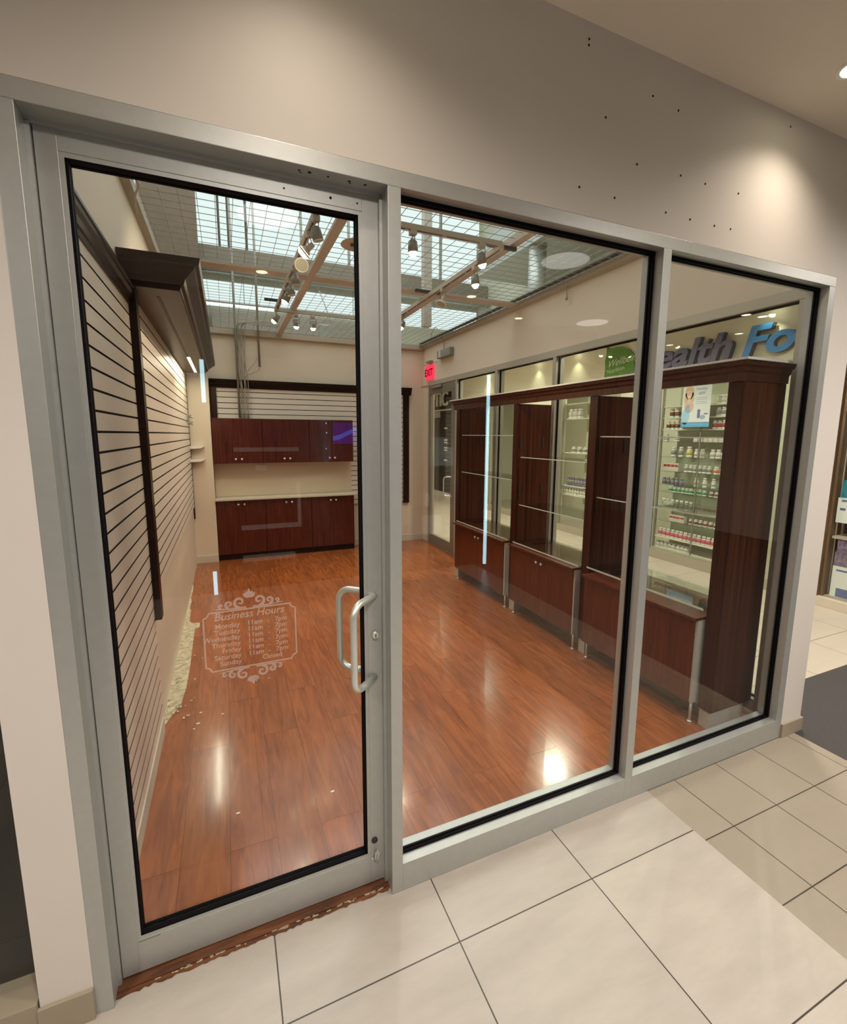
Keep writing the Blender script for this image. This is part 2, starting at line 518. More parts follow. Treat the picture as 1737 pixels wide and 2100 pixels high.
# baseboards
struct('baseboard_front', MB().box(-0.136, 0.0, -0.012, 0.0, 0.0, 0.105, 0.002).box(XK1, 3.605, -0.012, 0.0, 0.0, 0.085, 0.002).box(3.60, 3.612, -0.012, 0.13, 0.0, 0.085, 0.002), 'baseboard_vinyl')
struct('baseboard_back', MB().box(XL, 0.285, 5.488, 5.50, 0.0, 0.10).box(2.26, XR, YB - .012, YB, 0.0, 0.10), 'baseboard_white')
struct('baseboard_left', MB().box(XL, XL + .022, 0.13, 1.50, 0.0, 0.095), 'baseboard_white')
# perimeter trim of the open ceiling
struct('trim_1', MB().prism([(XL, ZT0), (XL + .045, ZT0 + .015), (XL + .045, ZT1), (XL, ZT1)], 'y', 0.13, YB), 'trim_beige')
struct('trim_2', MB().prism([(YB, ZT0 - .01), (YB - .05, ZT0 + .01), (YB - .05, ZT1), (YB, ZT1)], 'x', XL, XR), 'trim_beige')
struct('trim_3', MB().prism([(XR, ZT0 + .02), (XR - .045, ZT0 + .04), (XR - .045, ZT1), (XR, ZT1)], 'y', 0.13, YB), 'trim_beige')

# ------------------------------------------------------------------ storefront framing
fr = thing('storefront_frame', (0, 0, 0), 'grey aluminium storefront frame of header, jambs, mullions and sill set in the beige wall', 'window frame')
D = 0.11
build('header', MB().box(XJ0, XK1, 0, D, ZH0, ZH1, .0015), 'aluminium', fr)
build('jamb', MB().box(XJ0, XJ1, 0, D, 0, ZH0, .0015), 'aluminium', fr)
build('jamb', MB().box(XK0, XK1, 0, D, 0, ZH0, .0015), 'aluminium', fr)
build('mullion', MB().box(XM0, XM1, 0, D, 0, ZH0, .0015), 'aluminium', fr)
build('mullion', MB().box(XN0, XN1, 0, D, 0, ZH0, .0015), 'aluminium', fr)
build('sill', MB().box(XM1, XN0, 0, D, 0, ZS, .0015), 'aluminium', fr)
build('sill', MB().box(XN1, XK0, 0, D, 0, ZS, .0015), 'aluminium', fr)
# door stop lip
build('door_stop', MB().box(XJ1, XJ1 + .010, 0.058, D, 0, ZH0 - .008).box(XM0 - .010, XM0, 0.058, D, 0, ZH0 - .008).box(XJ1, XM0, 0.058, D, ZH0 - .010, ZH0), 'aluminium', fr)
for x, z, r in [(0.70, 0, .004), (0.73, 0, .006), (0.785, 0, .004), (0.85, 0, .005), (0.90, 0, .005), (0.705, 1, .003), (0.855, 1, .003)]:
    build('screw_hole', MB().cyl((x, 0.03 + 0.01 * z, ZH0 - 0.0005), (x, 0.03 + 0.01 * z, ZH0 + 0.01), r, seg=8), 'dark_hole', fr)
for x, y_, r in [(0.66, 0.0705, .003), (0.80, 0.0705, .0045), (0.885, 0.0705, .003)]:
    build('screw_hole', MB().cyl((x, y_, 2.512), (x, y_ + .004, 2.512), r, seg=8), 'dark_hole', fr)

def window(name, x0, x1, z0, z1):
    t = thing(name, ((x0 + x1) / 2, 0.055, z0), None, None, kind='structure')
    g = 0.012
    build('glass_pane', MB().box(x0 + .004, x1 - .004, 0.052, 0.058, z0 + .004, z1 - .004), 'shop_glass', t)
    gk = MB()
    for ya, yb in ((0.042, 0.0515), (0.0585, 0.068)):
        gk.box(x0, x0 + g, ya, yb, z0, z1).box(x1 - g, x1, ya, yb, z0, z1).box(x0 + g, x1 - g, ya, yb, z0, z0 + g * .7).box(x0 + g, x1 - g, ya, yb, z1 - g, z1)
    build('rubber_gasket', gk, 'black_rubber', t)
    return t
window('window_1', XM1, XN0, ZS, ZH0)
window('window_2', XN1, XK0, ZS, ZH0)

# ------------------------------------------------------------------ door
DL, DR, DB, DT = 0.058, 0.954, 0.012, 2.541
GL, GR, GB, GT = 0.118, 0.888, 0.144, 2.479
dr = thing('door_1', (DL, 0.07, 0), kind='structure')
Y0, Y1 = 0.071, 0.115
build('door_stile', MB().box(DL, GL - .012, Y0, Y1, DB, DT, .001), 'aluminium', dr)
build('door_stile', MB().box(GR + .012, DR, Y0, Y1, DB, DT, .001), 'aluminium', dr)
build('door_rail', MB().box(GL - .012, GR + .012, Y0, Y1, DB, GB - .012, .001), 'aluminium', dr)
build('door_rail', MB().box(GL - .012, GR + .012, Y0, Y1, GT + .012, DT, .001), 'aluminium', dr)
gb = MB()
for (a, b_, c, d) in [(GL - .012, GL, GB - .012, GT + .012), (GR, GR + .012, GB - .012, GT + .012), (GL, GR, GB - .012, GB), (GL, GR, GT, GT + .012)]:
    gb.box(a, b_, Y0 + .002, Y1 - .002, c, d)
build('glazing_bead', gb, 'aluminium', dr)
build('glass_pane', MB().box(GL, GR, 0.090, 0.096, GB, GT), 'shop_glass', dr)
gk = MB()
g = 0.007
for ya, yb in ((0.074, 0.0895), (0.0965, 0.108)):
    gk.box(GL, GL + g, ya, yb, GB, GT).box(GR - g, GR, ya, yb, GB, GT).box(GL, GR, ya, yb, GB, GB + g).box(GL, GR, ya, yb, GT - g, GT)
build('rubber_gasket', gk, 'black_rubber', dr)
def pull(yf, s):
    """offset D pull: mounts on the stile, bar stands off to the left. s=-1 outside, +1 inside"""
    xm, xb = 0.925, 0.826
    yb_ = yf + s * 0.088
    z0, z1 = 0.885, 1.200
    pts = [(xm, yf, z1)]
    import itertools
    d = Vector((xb - xm, yb_ - yf, 0)); L = d.length; d.normalize()
    R_ = 0.045
    pts.append(tuple(Vector((xm, yf, z1)) + d * 0.01))
    for i in range(9):
        a = PI / 2 * i / 8
        q = Vector((xm, yf, 0)) + d * (L - R_ + R_ * math.sin(a))
        pts.append((q.x, q.y, z1 - R_ + R_ * math.cos(a)))
    for i in range(9):
        a = PI / 2 * i / 8
        q = Vector((xm, yf, 0)) + d * (L - R_ + R_ * math.cos(a))
        pts.append((q.x, q.y, z0 + R_ - R_ * math.sin(a)))
    pts.append((xm, yf, z0))
    return pts
h1 = build('pull_handle', MB().tube(pull(Y0, -1), 0.0125, 16), 'steel', dr, label='brushed steel pull handle on the outside of the door')
h2 = build('pull_handle', MB().tube(pull(Y1, 1), 0.0125, 16), 'steel', dr, label='brushed steel pull handle seen through the glass')
lk = build('lock_cylinder', MB().lathe((0.926, Y0 - .014, 1.052), [(.0135, .014), (.0135, .004), (.011, 0)], 24, axis='y'), 'steel', dr)
build('keyhole', MB().box(.9245, .9275, Y0 - .0148, Y0 - .013, 1.045, 1.056), 'dark_hole', lk)
bl = build('floor_bolt', MB().lathe((0.915, Y0 - .006, 0.198), [(.012, .006), (.012, .001), (.009, 0)], 20, axis='y'), 'dark_metal', dr)
build('bolt_key', MB().cyl((.918, Y0 - .012, .150), (.913, Y0 - .012, .112), .0035, seg=8).cyl((.927, Y0 - .016, .150), (.921, Y0 - .016, .108), .003, seg=8)
      .cyl((.922, Y0 - .02, .166), (.919, Y0 - .012, .14), .0025, seg=8).cyl((.905, Y0 - .004, .118), (.905, Y0 + .002, .118), .004, seg=8), 'steel', bl)
build('worn_patch', MB().box(GL - .008, GL + .055, Y0 - .0006, Y0, GB - .020, GB - .015), 'grey_steel', dr)

# business hours decal on the door glass
YD = 0.0893
dm = bmesh.new()
def add_text(s, x, z, size, shear=0.0, align='LEFT', offset=0.0):
    b = text_bm(s, size, 0, offset, shear, align)
    place_bm(b, Matrix.Translation((x, YD, z)) @ Matrix.Rotation(PI / 2, 4, 'X'))
    me = bpy.data.meshes.new('t'); b.to_mesh(me); dm.from_mesh(me); bpy.data.meshes.remove(me); b.free()
add_text('Business Hours', 0.502, 1.180, 0.035, 0.25, 'CENTER', 0.0004)
rows = ['Monday', 'Tuesday', 'Wednesday', 'Thursday', 'Friday', 'Saturday', 'Sunday']
for i, d_ in enumerate(rows):
    z = 1.152 - i * 0.0215
    add_text(d_, 0.470, z, 0.0235, 0, 'RIGHT', 0.0003)
    if i < 6:
        add_text('11am', 0.492, z, 0.0225, 0, 'LEFT', 0.0003)
        add_text('-', 0.556, z, 0.0225)
        add_text('7pm', 0.580, z, 0.0225, 0, 'LEFT', 0.0003)
    else:
        add_text('Closed', 0.535, z, 0.0225, 0, 'LEFT', 0.0003)
def ribbon(pts, w_, closed=False):
    n_ = len(pts); L = []; R2 = []
    for i in range(n_):
        if closed: a = pts[i - 1]; b = pts[(i + 1) % n_]
        else: a = pts[max(i - 1, 0)]; b = pts[min(i + 1, n_ - 1)]
        dx, dz = b[0] - a[0], b[1] - a[1]; q = math.hypot(dx, dz) or 1
        ww = w_[i] if isinstance(w_, list) else w_
        nx, nz_ = -dz / q * ww / 2, dx / q * ww / 2
        L.append(dm.verts.new((pts[i][0] + nx, YD, pts[i][1] + nz_))); R2.append(dm.verts.new((pts[i][0] - nx, YD, pts[i][1] - nz_)))
    for i in range(n_ - 1 + (1 if closed else 0)):
        j = (i + 1) % n_
        dm.faces.new((L[i], L[j], R2[j], R2[i]))
fx0, fx1, fz0, fz1 = 0.362, 0.648, 1.008, 1.208
rr = 0.016
loop = []
for cx_, cz_, a0 in ((fx1, fz1, PI * 1.5), (fx0, fz1, 0), (fx0, fz0, PI * .5), (fx1, fz0, PI)):
    # concave corners
    for k in range(7):
        a = {PI * 1.5: PI * 1.5 - k * PI / 12, 0: 0 - k * PI / 12, PI * .5: PI * .5 - k * PI / 12, PI: PI - k * PI / 12}[a0]
        loop.append((cx_ + rr * math.cos(a), cz_ + rr * math.sin(a)))
ribbon(loop, 0.005, True)
def spiral(cx_, cz_, r0, turns, s=1, start=0.0, w0=.006):
    pts = []; ws = []
    N = 22
    for k in range(N + 1):
        t = k / N; a = start + s * turns * 2 * PI * t; r = r0 * (1 - 0.88 * t)
        pts.append((cx_ + r * math.cos(a), cz_ + r * math.sin(a))); ws.append(w0 * (1 - 0.6 * t))
    ribbon(pts, ws)
for up in (1, -1):
    zb = fz1 + .012 if up > 0 else fz0 - .012
    for sx in (1, -1):
        spiral(0.503 + sx * .030, zb + up * .014, .019, 1.2, sx * up, -PI / 2 * up, .010)
        spiral(0.503 + sx * .062, zb + up * .010, .013, 1.2, sx * up, -PI / 2 * up, .009)
        spiral(0.503 + sx * .086, zb + up * .007, .008, 1.0, sx * up, -PI / 2 * up, .007)
        ribbon([(0.503 + sx * .01, zb - up * .006), (0.503 + sx * .06, zb - up * .006), (0.503 + sx * .105, zb - up * .002)], [.006, .005, .002])
    for a in (-50, -25, 0, 25, 50):
        aa = math.radians(a); L_ = .030 if a == 0 else .024
        q0 = (0.503 + .004 * math.sin(aa), zb + up * .026)
        q1 = (0.503 + L_ * math.sin(aa), zb + up * (.026 + L_ * math.cos(aa)))
        mid = ((q0[0] + q1[0]) / 2, (q0[1] + q1[1]) / 2)
        ribbon([q0, mid, q1], [.005, .013, .003])
build('business_hours_decal', dm, 'decal_film', dr, label='frosted business hours lettering in a scrolled frame on the door glass')
# threshold
struct('trim_4', MB().box(XJ1, XM0, 0.040, 0.125, -0.004, 0.006, .002), 'threshold_wood')

sm = MB()
xx = XJ1
top = []; bot = []
while xx < XM0:
    top.append((xx, .040 + random.uniform(-.003, .002))); bot.append((xx, .026 + random.uniform(-.007, .003))); xx += .013
sm.bm.faces.new([sm.bm.verts.new((x, y, .0012)) for x, y in bot + top[::-1]])
build('broken_edge', sm, 'threshold_wood', label='dark ragged strip between the door threshold and the mall tiles', cat='floor patch')
sm = MB()
for i in range(46):
    x = random.uniform(XJ1 + .1, XM0 - .02); y = .0375 + random.uniform(-.004, .003); r_ = random.uniform(.002, .012)
    sm.box(x - r_, x + r_, y - .0012, y + .0012, .0012, .003 + random.uniform(0, .002))
build('grout_crumbs', sm, 'subfloor', label='pale grout crumbs along the broken edge under the door', cat='debris', kind='stuff')

# ------------------------------------------------------------------ neighbouring shopfront at far left
nb = thing('shop_window', (-1.3, 0.05, 0), 'dark window of the next shop beyond the beige wall strip, far left', 'shop window')
build('glass_pane', MB().box(-2.6, -0.14, 0.060, 0.066, 0.12, 2.55), 'shop_glass', nb)
build('window_sill', MB().box(-2.6, -0.136, -0.008, 0.10, 0.0, 0.125, .002), 'baseboard_vinyl', nb)
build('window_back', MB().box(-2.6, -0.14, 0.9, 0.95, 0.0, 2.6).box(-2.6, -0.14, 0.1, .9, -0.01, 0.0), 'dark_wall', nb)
build('curtain', MB().box(-0.9, -0.55, 0.45, 0.5, 0.2, 2.3), 'atrium_brown', nb)

# ------------------------------------------------------------------ slatwalls
def dark_edges(mb):
    mb.bm.normal_update()
    for f in mb.bm.faces:
        if abs(f.normal.z) > .5: f.material_index = 1
def slat_x(mb_b, mb_g, x, y0, y1, z0, z1, zref=2.016, t=0.012):
    """slatwall on the left wall: boards run along y"""
    pitch = 0.0770
    mb_g.box(x, x + t * .45, y0, y1, z0, z1)
    k0 = math.floor((z0 - zref) / pitch); z = zref + k0 * pitch
    while z < z1:
        a = max(z + .0048, z0); b = min(z + pitch - .0048, z1)
        if b - a > .004: mb_b.box(x + t * .45, x + t, y0, y1, a, b)
        z += pitch
def slat_y(mb_b, mb_g, y, x0, x1, z0, z1, zref=2.289, t=0.012):
    pitch = 0.0770
    mb_g.box(x0, x1, y - t * .45, y, z0, z1)
    k0 = math.floor((z0 - zref) / pitch); z = zref + k0 * pitch
    while z < z1:
        a = max(z + .0048, z0); b = min(z + pitch - .0048, z1)
        if b - a > .004: mb_b.box(x0, x1, y - t, y - t * .45, a, b)
        z += pitch
t = thing('slatwall', (XL, 0.8, 0), 'pale floor-to-crown slatwall on the left wall nearest the door', 'slatwall')
b1, g1 = MB(), MB(); slat_x(b1, g1, XL + .004, 0.13, 1.52, 0.095, 2.47)
dark_edges(b1); build('slat_board', b1, ['slat_white', 'groove_dark'], t); build('groove_backing', g1, 'groove_dark', t)
t = thing('slatwall', (XL, 3.6, 0.80), 'pale slatwall on the left wall under the dark canopy', 'slatwall')
b1, g1 = MB(), MB(); slat_x(b1, g1, XL + .002, 1.58, 5.48, 0.80, 2.545)
dark_edges(b1); build('slat_board', b1, ['slat_white', 'groove_dark'], t); build('groove_backing', g1, 'groove_dark', t)
build('wall_upright', MB().box(XL + .002, 0.062, 1.50, 1.58, 0.70, 2.55, .003), 'walnut', label='dark brown upright post between the two slatwalls on the left wall', cat='post')
build('wall_upright', MB().box(XL, 0.028, 5.455, 5.495, 0.63, 2.55, .002), 'walnut', label='thin dark brown strip at the far end of the left slatwall', cat='post')
# small hooks left on the far end of the slatwall
hk = MB()
for z, dx in ((1.99, .05), (1.94, .03), (1.905, .06)):
    hk.box(0.022, 0.022 + dx, 5.20, 5.24, z, z + .03, .003).cyl((0.03, 5.22, z), (0.09, 5.24, z - .015), .004, seg=8)
build('display_hook', hk, 'grey_steel', label='small grey hook fitting left at the far edge of the left slatwall', cat='hook')
# crown of the near slatwall
build('crown_moulding', MB().prism([(XL, 2.455), (.032, 2.455), (.034, 2.475), (.040, 2.48), (.043, 2.505), (.052, 2.52), (.054, 2.535), (.060, 2.540), (.060, 2.552), (XL, 2.552)], 'y', 0.13, 1.60), 'walnut',
      label='dark brown crown moulding running above the slatwall nearest the door', cat='moulding')

# canopy: flared crown box along the left wall
cn = thing('wall_canopy', (XL, 3.4, 2.55), 'dark brown flared wooden canopy with light strip projecting from the left wall', 'canopy')
def ring(z, x, y0, y1): return [(XL + .002, y0, z), (x, y0, z), (x, y1, z), (XL + .002, y1, z)]
steps = [(2.552, .275, 1.490, 5.30), (2.570, .280, 1.482, 5.305), (2.575, .296, 1.462, 5.32), (2.600, .305, 1.450, 5.33), (2.618, .325, 1.425, 5.35), (2.640, .352, 1.390, 5.375), (2.652, .360, 1.380, 5.385), (2.656, .378, 1.362, 5.40), (2.684, .386, 1.350, 5.41), (2.686, .386, 1.350, 5.41)]
fb = MB(); prev = None
for st in steps:
    vs = [fb.bm.verts.new(p) for p in ring(*st)]
    if prev:
        for i in range(4): fb.bm.faces.new((prev[i], prev[(i + 1) % 4], vs[(i + 1) % 4], vs[i]))
    prev = vs
fb.bm.faces.new(prev)
bmesh.ops.recalc_face_normals(fb.bm, faces=fb.bm.faces)
build('canopy_fascia', fb, 'walnut', cn)
sf = build('canopy_soffit', MB().box(XL + .004, .272, 1.494, 5.295, 2.548, 2.556), 'soffit_wood', cn)
build('light_slot', MB().box(.142, .160, 1.66, 3.92, 2.5465, 2.549), 'dark_metal', sf)
build('light_strip', MB().box(.142, .172, 3.94, 5.20, 2.542, 2.549), 'led_warm', sf, label='lit strip lamp at the far end of the canopy soffit')
light('canopy_lamp', 'AREA', (.157, 4.57, 2.538), 7, (1.0, .93, .70), .03, (0, 0, 0), size_y=1.2)

# back wall slatwall in a dark frame
t = thing('framed_slatwall', (1.75, YB, 0.66), 'white slatwall in a dark brown crowned frame on the back wall', 'slatwall')
b1, g1 = MB(), MB()
slat_y(b1, g1, YB - .004, 0.37, 2.26, 1.99, 2.43); slat_y(b1, g1, YB - .004, 2.26, 3.14, 0.67, 2.43)
dark_edges(b1); build('slat_board', b1, ['slat_white', 'groove_dark'], t); build('groove_backing', g1, 'groove_dark', t)
build('crown_moulding', MB().prism([(YB, 2.415), (YB - .03, 2.415), (YB - .034, 2.44), (YB - .045, 2.455), (YB - .055, 2.49), (YB - .075, 2.505), (YB - .08, 2.53), (YB, 2.53)], 'x', 0.287, 3.275), 'walnut', t)
build('frame_post', MB().box(0.290, 0.375, YB - .045, YB, 1.99, 2.42, .003), 'cherry_dark', t)
build('frame_post', MB().box(3.135, 3.235, YB - .045, YB, 0.655, 2.42, .003), 'walnut', t)

# ------------------------------------------------------------------ back cabinets
def knob(mb, x, y, z):
    """faceted square knob turned on its corner"""
    s = .017
    vs = [mb.bm.verts.new(p) for p in ((x - s, y - .016, z), (x, y - .016, z - s), (x + s, y - .016, z), (x, y - .016, z + s))]
    tip = mb.bm.verts.new((x, y - .026, z))
    for i in range(4): mb.bm.faces.new((vs[i], vs[(i + 1) % 4], tip))
    mb.bm.faces.new(list(reversed(vs)))
    mb.cyl((x, y - .016, z), (x, y, z), .006, seg=8)
CW = 0.650
where = ['left end beside the pilaster', 'middle', 'right end beside the slatwall']
for k in range(3):
    x0 = 0.292 + CW * k; x1 = x0 + CW - .002
    for (nm, z0, z1, zk, lab) in (('wall_cabinet', 1.372, 1.992, 1.432, 'reddish cherry two-door wall cabinet, %s of the upper row'), ('base_cabinet', 0.0, 0.855, 0.795, 'reddish cherry two-door base cabinet, %s under the pale counter')):
        t = thing(nm, ((x0 + x1) / 2, 5.62, z0), lab % where[k], 'cabinet')
        zb_ = z0 + (.085 if z0 == 0 else 0)
        build('body', MB().box(x0, x1, 5.518, YB - .014, zb_, z1), 'cherry_dark', t)
        if z0 == 0: build('toe_kick', MB().box(x0, x1, 5.53, 5.545, 0, .09), 'walnut', t)
        xm = (x0 + x1) / 2
        for a, b_, xk in ((x0 + .002, xm - .0015, xm - .040), (xm + .0015, x1 - .002, xm + .040)):
            d_ = build('door', MB().box(a, b_, 5.50, 5.517, zb_ + .003, z1 - .002, .0012), 'cherry_door', t)
            mk = MB(); knob(mk, xk, 5.50, zk); build('knob', mk, 'steel', d_)
build('countertop', MB().box(0.286, 2.285, 5.455, YB - .014, 0.857, 0.883, .003), 'counter_top', label='long pale beige countertop over the base cabinets at the back', cat='countertop')
build('backsplash', MB().box(0.292, 2.262, YB - .013, YB - .001, 0.885, 1.37), 'shop_paint', label='plain cream backsplash panel between counter and wall cabinets', cat='panel')
build('power_outlet', MB().box(0.84, 0.99, YB - .020, YB - .0135, 1.255, 1.335, .002), 'white_plastic', label='small white wall outlet plate under the wall cabinets', cat='outlet')
for z, lab in ((1.615, 'small white ledge shelf on the pilaster, upper of two'), (1.440, 'small white ledge shelf on the pilaster, lower of two')):
    build('ledge_shelf', MB().prism([(0.012, z), (0.19, z), (0.19, z - .006), (0.15, z - .028), (0.012, z - .035)], 'y', 5.40, 5.498), 'white_matte', label=lab, cat='shelf')

# ------------------------------------------------------------------ damaged floor edge along the left wall
edge = [(XL, 1.55), (.024, 1.56), (.040, 1.62), (.095, 1.76), (.099, 1.83), (.112, 1.99), (.116, 2.3), (.111, 2.7), (.109, 3.08), (.145, 3.10), (.143, 3.22), (.080, 3.235), (.050, 3.30), (.046, 3.6), (.030, 3.66), (.035, 3.9), (.022, 4.0), (.026, 4.4), (.012, 4.5), (XL, 4.5)]
s = MB(); s.bm.faces.new([s.bm.verts.new((x, y, .0015)) for x, y in edge]); 
build('exposed_subfloor', s, 'subfloor', label='rough pale strip of bare subfloor where planks are torn off along the left wall', cat='floor patch')
s = MB()
for i in range(55):
    y = random.uniform(1.6, 3.4); x = random.uniform(.012, .10) if random.random() < .8 else random.uniform(.1, .2)
    if random.random() < .25: y = random.uniform(1.55, 1.8)
    r = random.uniform(.002, .009)
    s.box(x - r, x + r * random.uniform(.4, 1.2), y - r, y + r * random.uniform(.6, 2.5), .002, .002 + r * random.uniform(.3, .9))
build('plaster_debris', s, 'subfloor', label='crumbs of plaster and wood scattered on the torn floor edge', cat='debris', kind='stuff')
s = MB()
for (x, y, r) in [(0.86, .62, .009), (.42, .66, .008), (.35, 1.55, .006), (.21, 1.50, .01), (.22, 1.62, .008), (.19, 1.45, .006), (.66, 1.9, .004)]:
    s.box(x - r, x + r, y - r * .5, y + r * .6, .0002, .0022)
build('floor_chip', s, 'white_matte', label='tiny white chips lying on the wood planks', cat='debris', kind='stuff')

# ------------------------------------------------------------------ glass wall on the right (runs along y)
X0, X1 = XR, XR + .10
fr2 = thing('glass_wall_frame', (XR, 2.4, 0), 'beige aluminium frame of the glazed right-hand wall', 'window frame')
build('header', MB().box(X0 - .004, X1, 0.13, 5.545, 2.555, 2.62, .001), 'aluminium_warm', fr2)
for (a, b_) in ((0.13, 0.215), (2.352, 2.402), (3.44, 3.50), (4.515, 4.557), (5.503, 5.545)):
    build('mullion', MB().box(X0 - .002, X1, a, b_, 0, 2.555, .001), 'aluminium_warm', fr2)
for (a, b_) in ((0.215, 2.352), (2.402, 3.44), (3.50, 4.515)):
    build('sill', MB().box(X0 - .002, X1, a, b_, 0, 0.10, .001), 'aluminium_warm', fr2)
def window_r(name, y0, y1):
    t = thing(name, (XR + .05, (y0 + y1) / 2, .1), kind='structure')
    build('glass_pane', MB().box(XR + .047, XR + .053, y0, y1, .10, 2.555), 'wall_glass', t)
    gk = MB(); g = .012
    gk.box(XR + .034, XR + .046, y0, y0 + g, .1, 2.555).box(XR + .034, XR + .046, y1 - g, y1, .1, 2.555).box(XR + .034, XR + .046, y0, y1, 2.541, 2.555).box(XR + .034, XR + .046, y0, y1, .10, .112)
    build('rubber_gasket', gk, 'black_rubber', t)
window_r('window_3', 0.215, 2.352); window_r('window_4', 2.402, 3.44); window_r('window_5', 3.50, 4.515)
# door in the glass wall
t = thing('door_2', (XR, 5.0, 0), kind='structure')
ya, yb = 4.56, 5.50
build('door_stile', MB().box(XR + .003, XR + .046, ya, ya + .135, .012, 2.545, .001), 'bronze_metal', t)
build('door_stile', MB().box(XR + .003, XR + .046, yb - .06, yb, .012, 2.545, .001), 'bronze_metal', t)
build('door_rail', MB().box(XR + .003, XR + .046, ya + .135, yb - .06, .012, .16, .001), 'bronze_metal', t)
build('door_rail', MB().box(XR + .003, XR + .046, ya + .135, yb - .06, 2.42, 2.545, .001), 'bronze_metal', t)
build('glass_pane', MB().box(XR + .014, XR + .020, ya + .135, yb - .06, .16, 2.42), 'wall_glass', t)
hp = [(XR + .02, 4.66, 1.16), (XR - .04, 4.74, 1.16), (XR - .06, 4.78, 1.145), (XR - .065, 4.79, 1.12), (XR - .065, 4.79, .91), (XR - .06, 4.78, .885), (XR - .04, 4.74, .87), (XR + .02, 4.66, .87)]
build('pull_handle', MB().tube(hp, .011, 10), 'steel', t)
build('door_closer', MB().box(XR - .03, XR + .015, 5.0, 5.40, 2.50, 2.54, .004).tube([(XR - .02, 5.35, 2.52), (XR - .14, 5.52, 2.53), (XR - .02, 5.44, 2.56)], .006, 6), 'grey_steel', t)

# exit sign and emergency light
t = thing('exit_sign', (XR, 5.44, 2.66), 'small glowing red EXIT sign above the far door', 'exit sign')
build('housing', MB().box(XR - .035, XR, 5.30, 5.58, 2.655, 2.865, .003), 'exit_red', t)
bt = text_bm('EXIT', .15, .001, .003, 0, 'CENTER')
place_bm(bt, Matrix.Translation((XR - .0365, 5.44, 2.705)) @ Matrix.Rotation(-PI / 2, 4, 'Z') @ Matrix.Rotation(PI / 2, 4, 'X'))
build('lettering', bt, 'exit_dark', t)
build('conduit_box', MB().box(XR - .06, XR, 5.35, 5.50, 2.90, 2.93).cyl((XR - .03, 5.1, 2.88), (XR - .03, 5.65, 2.885), .004, seg=6), 'grey_steel', t)
t = thing('emergency_light', (XR, 4.85, 2.91), 'grey emergency light box on the right wall near the exit sign', 'emergency light')
build('housing', MB().box(XR - .07, XR, 4.63, 5.07, 2.905, 3.02, .012), 'grey_steel', t)
build('cover_plate', MB().box(XR - .072, XR - .068, 4.93, 5.00, 2.915, 3.01), 'pink_beige', t)
cb = MB()
cb.tube([(XR - .03, 4.9, 3.02), (XR - .03, 4.9, 3.12), (XR - .06, 4.92, 3.26), (XR - .1, 5.05, 3.36), (XR - .1, 5.2, 3.30), (XR - .06, 5.3, 3.20)], .006, 6)
build('hanging_cable', cb, 'cable_grey', label='thin cables looping over the right wall above the exit sign', cat='cable')
hk = MB().tube([(XR - .03, 2.20, 3.19), (XR - .035, 2.20, 3.12), (XR - .03, 2.20, 3.07)], .004, 6)
hk.lathe((XR - .032, 2.20, 3.04), [(.004, .035), (.014, .02), (.012, .005), (.003, 0)], 10)
build('ceiling_hook', MB().tube([(.055, 1.72, 3.20), (.09, 1.76, 3.17), (.06, 1.80, 3.12), (.05, 1.86, 3.09), (.052, 1.88, 3.05)], .006, 6), 'tan_beam', label='bent wire hook hanging from the trim at upper left', cat='hook')
build('ceiling_hook', hk, 'cable_grey', label='short hook hanging from the trim above the glass wall', cat='hook')

# ------------------------------------------------------------------ display fins, crown, cabinets, shelves on the right
FX0, FX1 = 3.070, 3.450
fins = [(0.205, 0.285, 'nearest the front'), (1.285, 1.370, 'second from the front'), (2.330, 2.415, 'third from the front'), (3.570, 3.655, 'farthest back, beside the far door')]
for i, (a, b_, wh) in enumerate(fins):
    t = thing('divider_panel', ((FX0 + FX1) / 2, (a + b_) / 2, 0), 'tall brown wooden divider panel of the right display wall, %s' % wh, 'display divider')
    build('panel', MB().box(FX0, FX1, a, b_, 0.115, 2.081, .002), 'cherry_mid', t)
    build('front_edge', MB().box(FX0 - .006, FX0 - .0002, a, b_, 0.118, 2.080, .002), 'cherry_dark', t)
    build('corner_trim', MB().box(FX0 - .003, FX0 + .012, a - .004, a - .0002, 0.118, 2.080, .0015), 'cherry_dark', t)
    build('plinth_block', MB().box(FX0 + .004, FX1 - .06, a + .008, b_ - .004, 0.0, 0.112, .002), 'grey_panel' , t)
    for (s_, q) in ((a, -1), (b_, 1)):
        for z in (() if (i == 0 and q < 0) or (i == 3 and q > 0) else (1.30, 1.77)):
            for xx in (3.10, 3.36):
                lo_, hi_ = sorted((s_ + .0002 * q, s_ + q * .006))
                br = MB().prism([(xx - .012, z - .01), (xx + .012, z - .01), (xx + .006, z - .12), (xx - .006, z - .12)], 'y', lo_, hi_)
                build('shelf_bracket', br, 'dark_metal', t)
cr = thing('crown_moulding', (3.05, 1.9, 2.08), 'dark brown crown moulding capping the right-hand display dividers', 'moulding')
CP = ((2.082, 3.052, .200), (2.125, 3.050, .199), (2.135, 3.040, .190), (2.155, 3.036, .186), (2.165, 3.022, .172), (2.187, 3.018, .166))
def crown_loft(x1, f0, f1):
    fbm = MB(); prev = None
    for (z, x, yn) in CP:
        vs = [fbm.bm.verts.new(p) for p in ((x1, f0(yn), z), (x, f0(yn), z), (x, f1(yn), z), (x1, f1(yn), z))]
        if prev is None: fbm.bm.faces.new(list(reversed(vs)))
        else:
            for i in range(4): fbm.bm.faces.new((prev[i], prev[(i + 1) % 4], vs[(i + 1) % 4], vs[i]))
        prev = vs
    fbm.bm.faces.new(prev)
    bmesh.ops.recalc_face_normals(fbm.bm, faces=fbm.bm.faces)
    return fbm
build('long_crown', crown_loft(3.085, lambda q: .288, lambda q: 3.567), 'cherry_mid', cr)
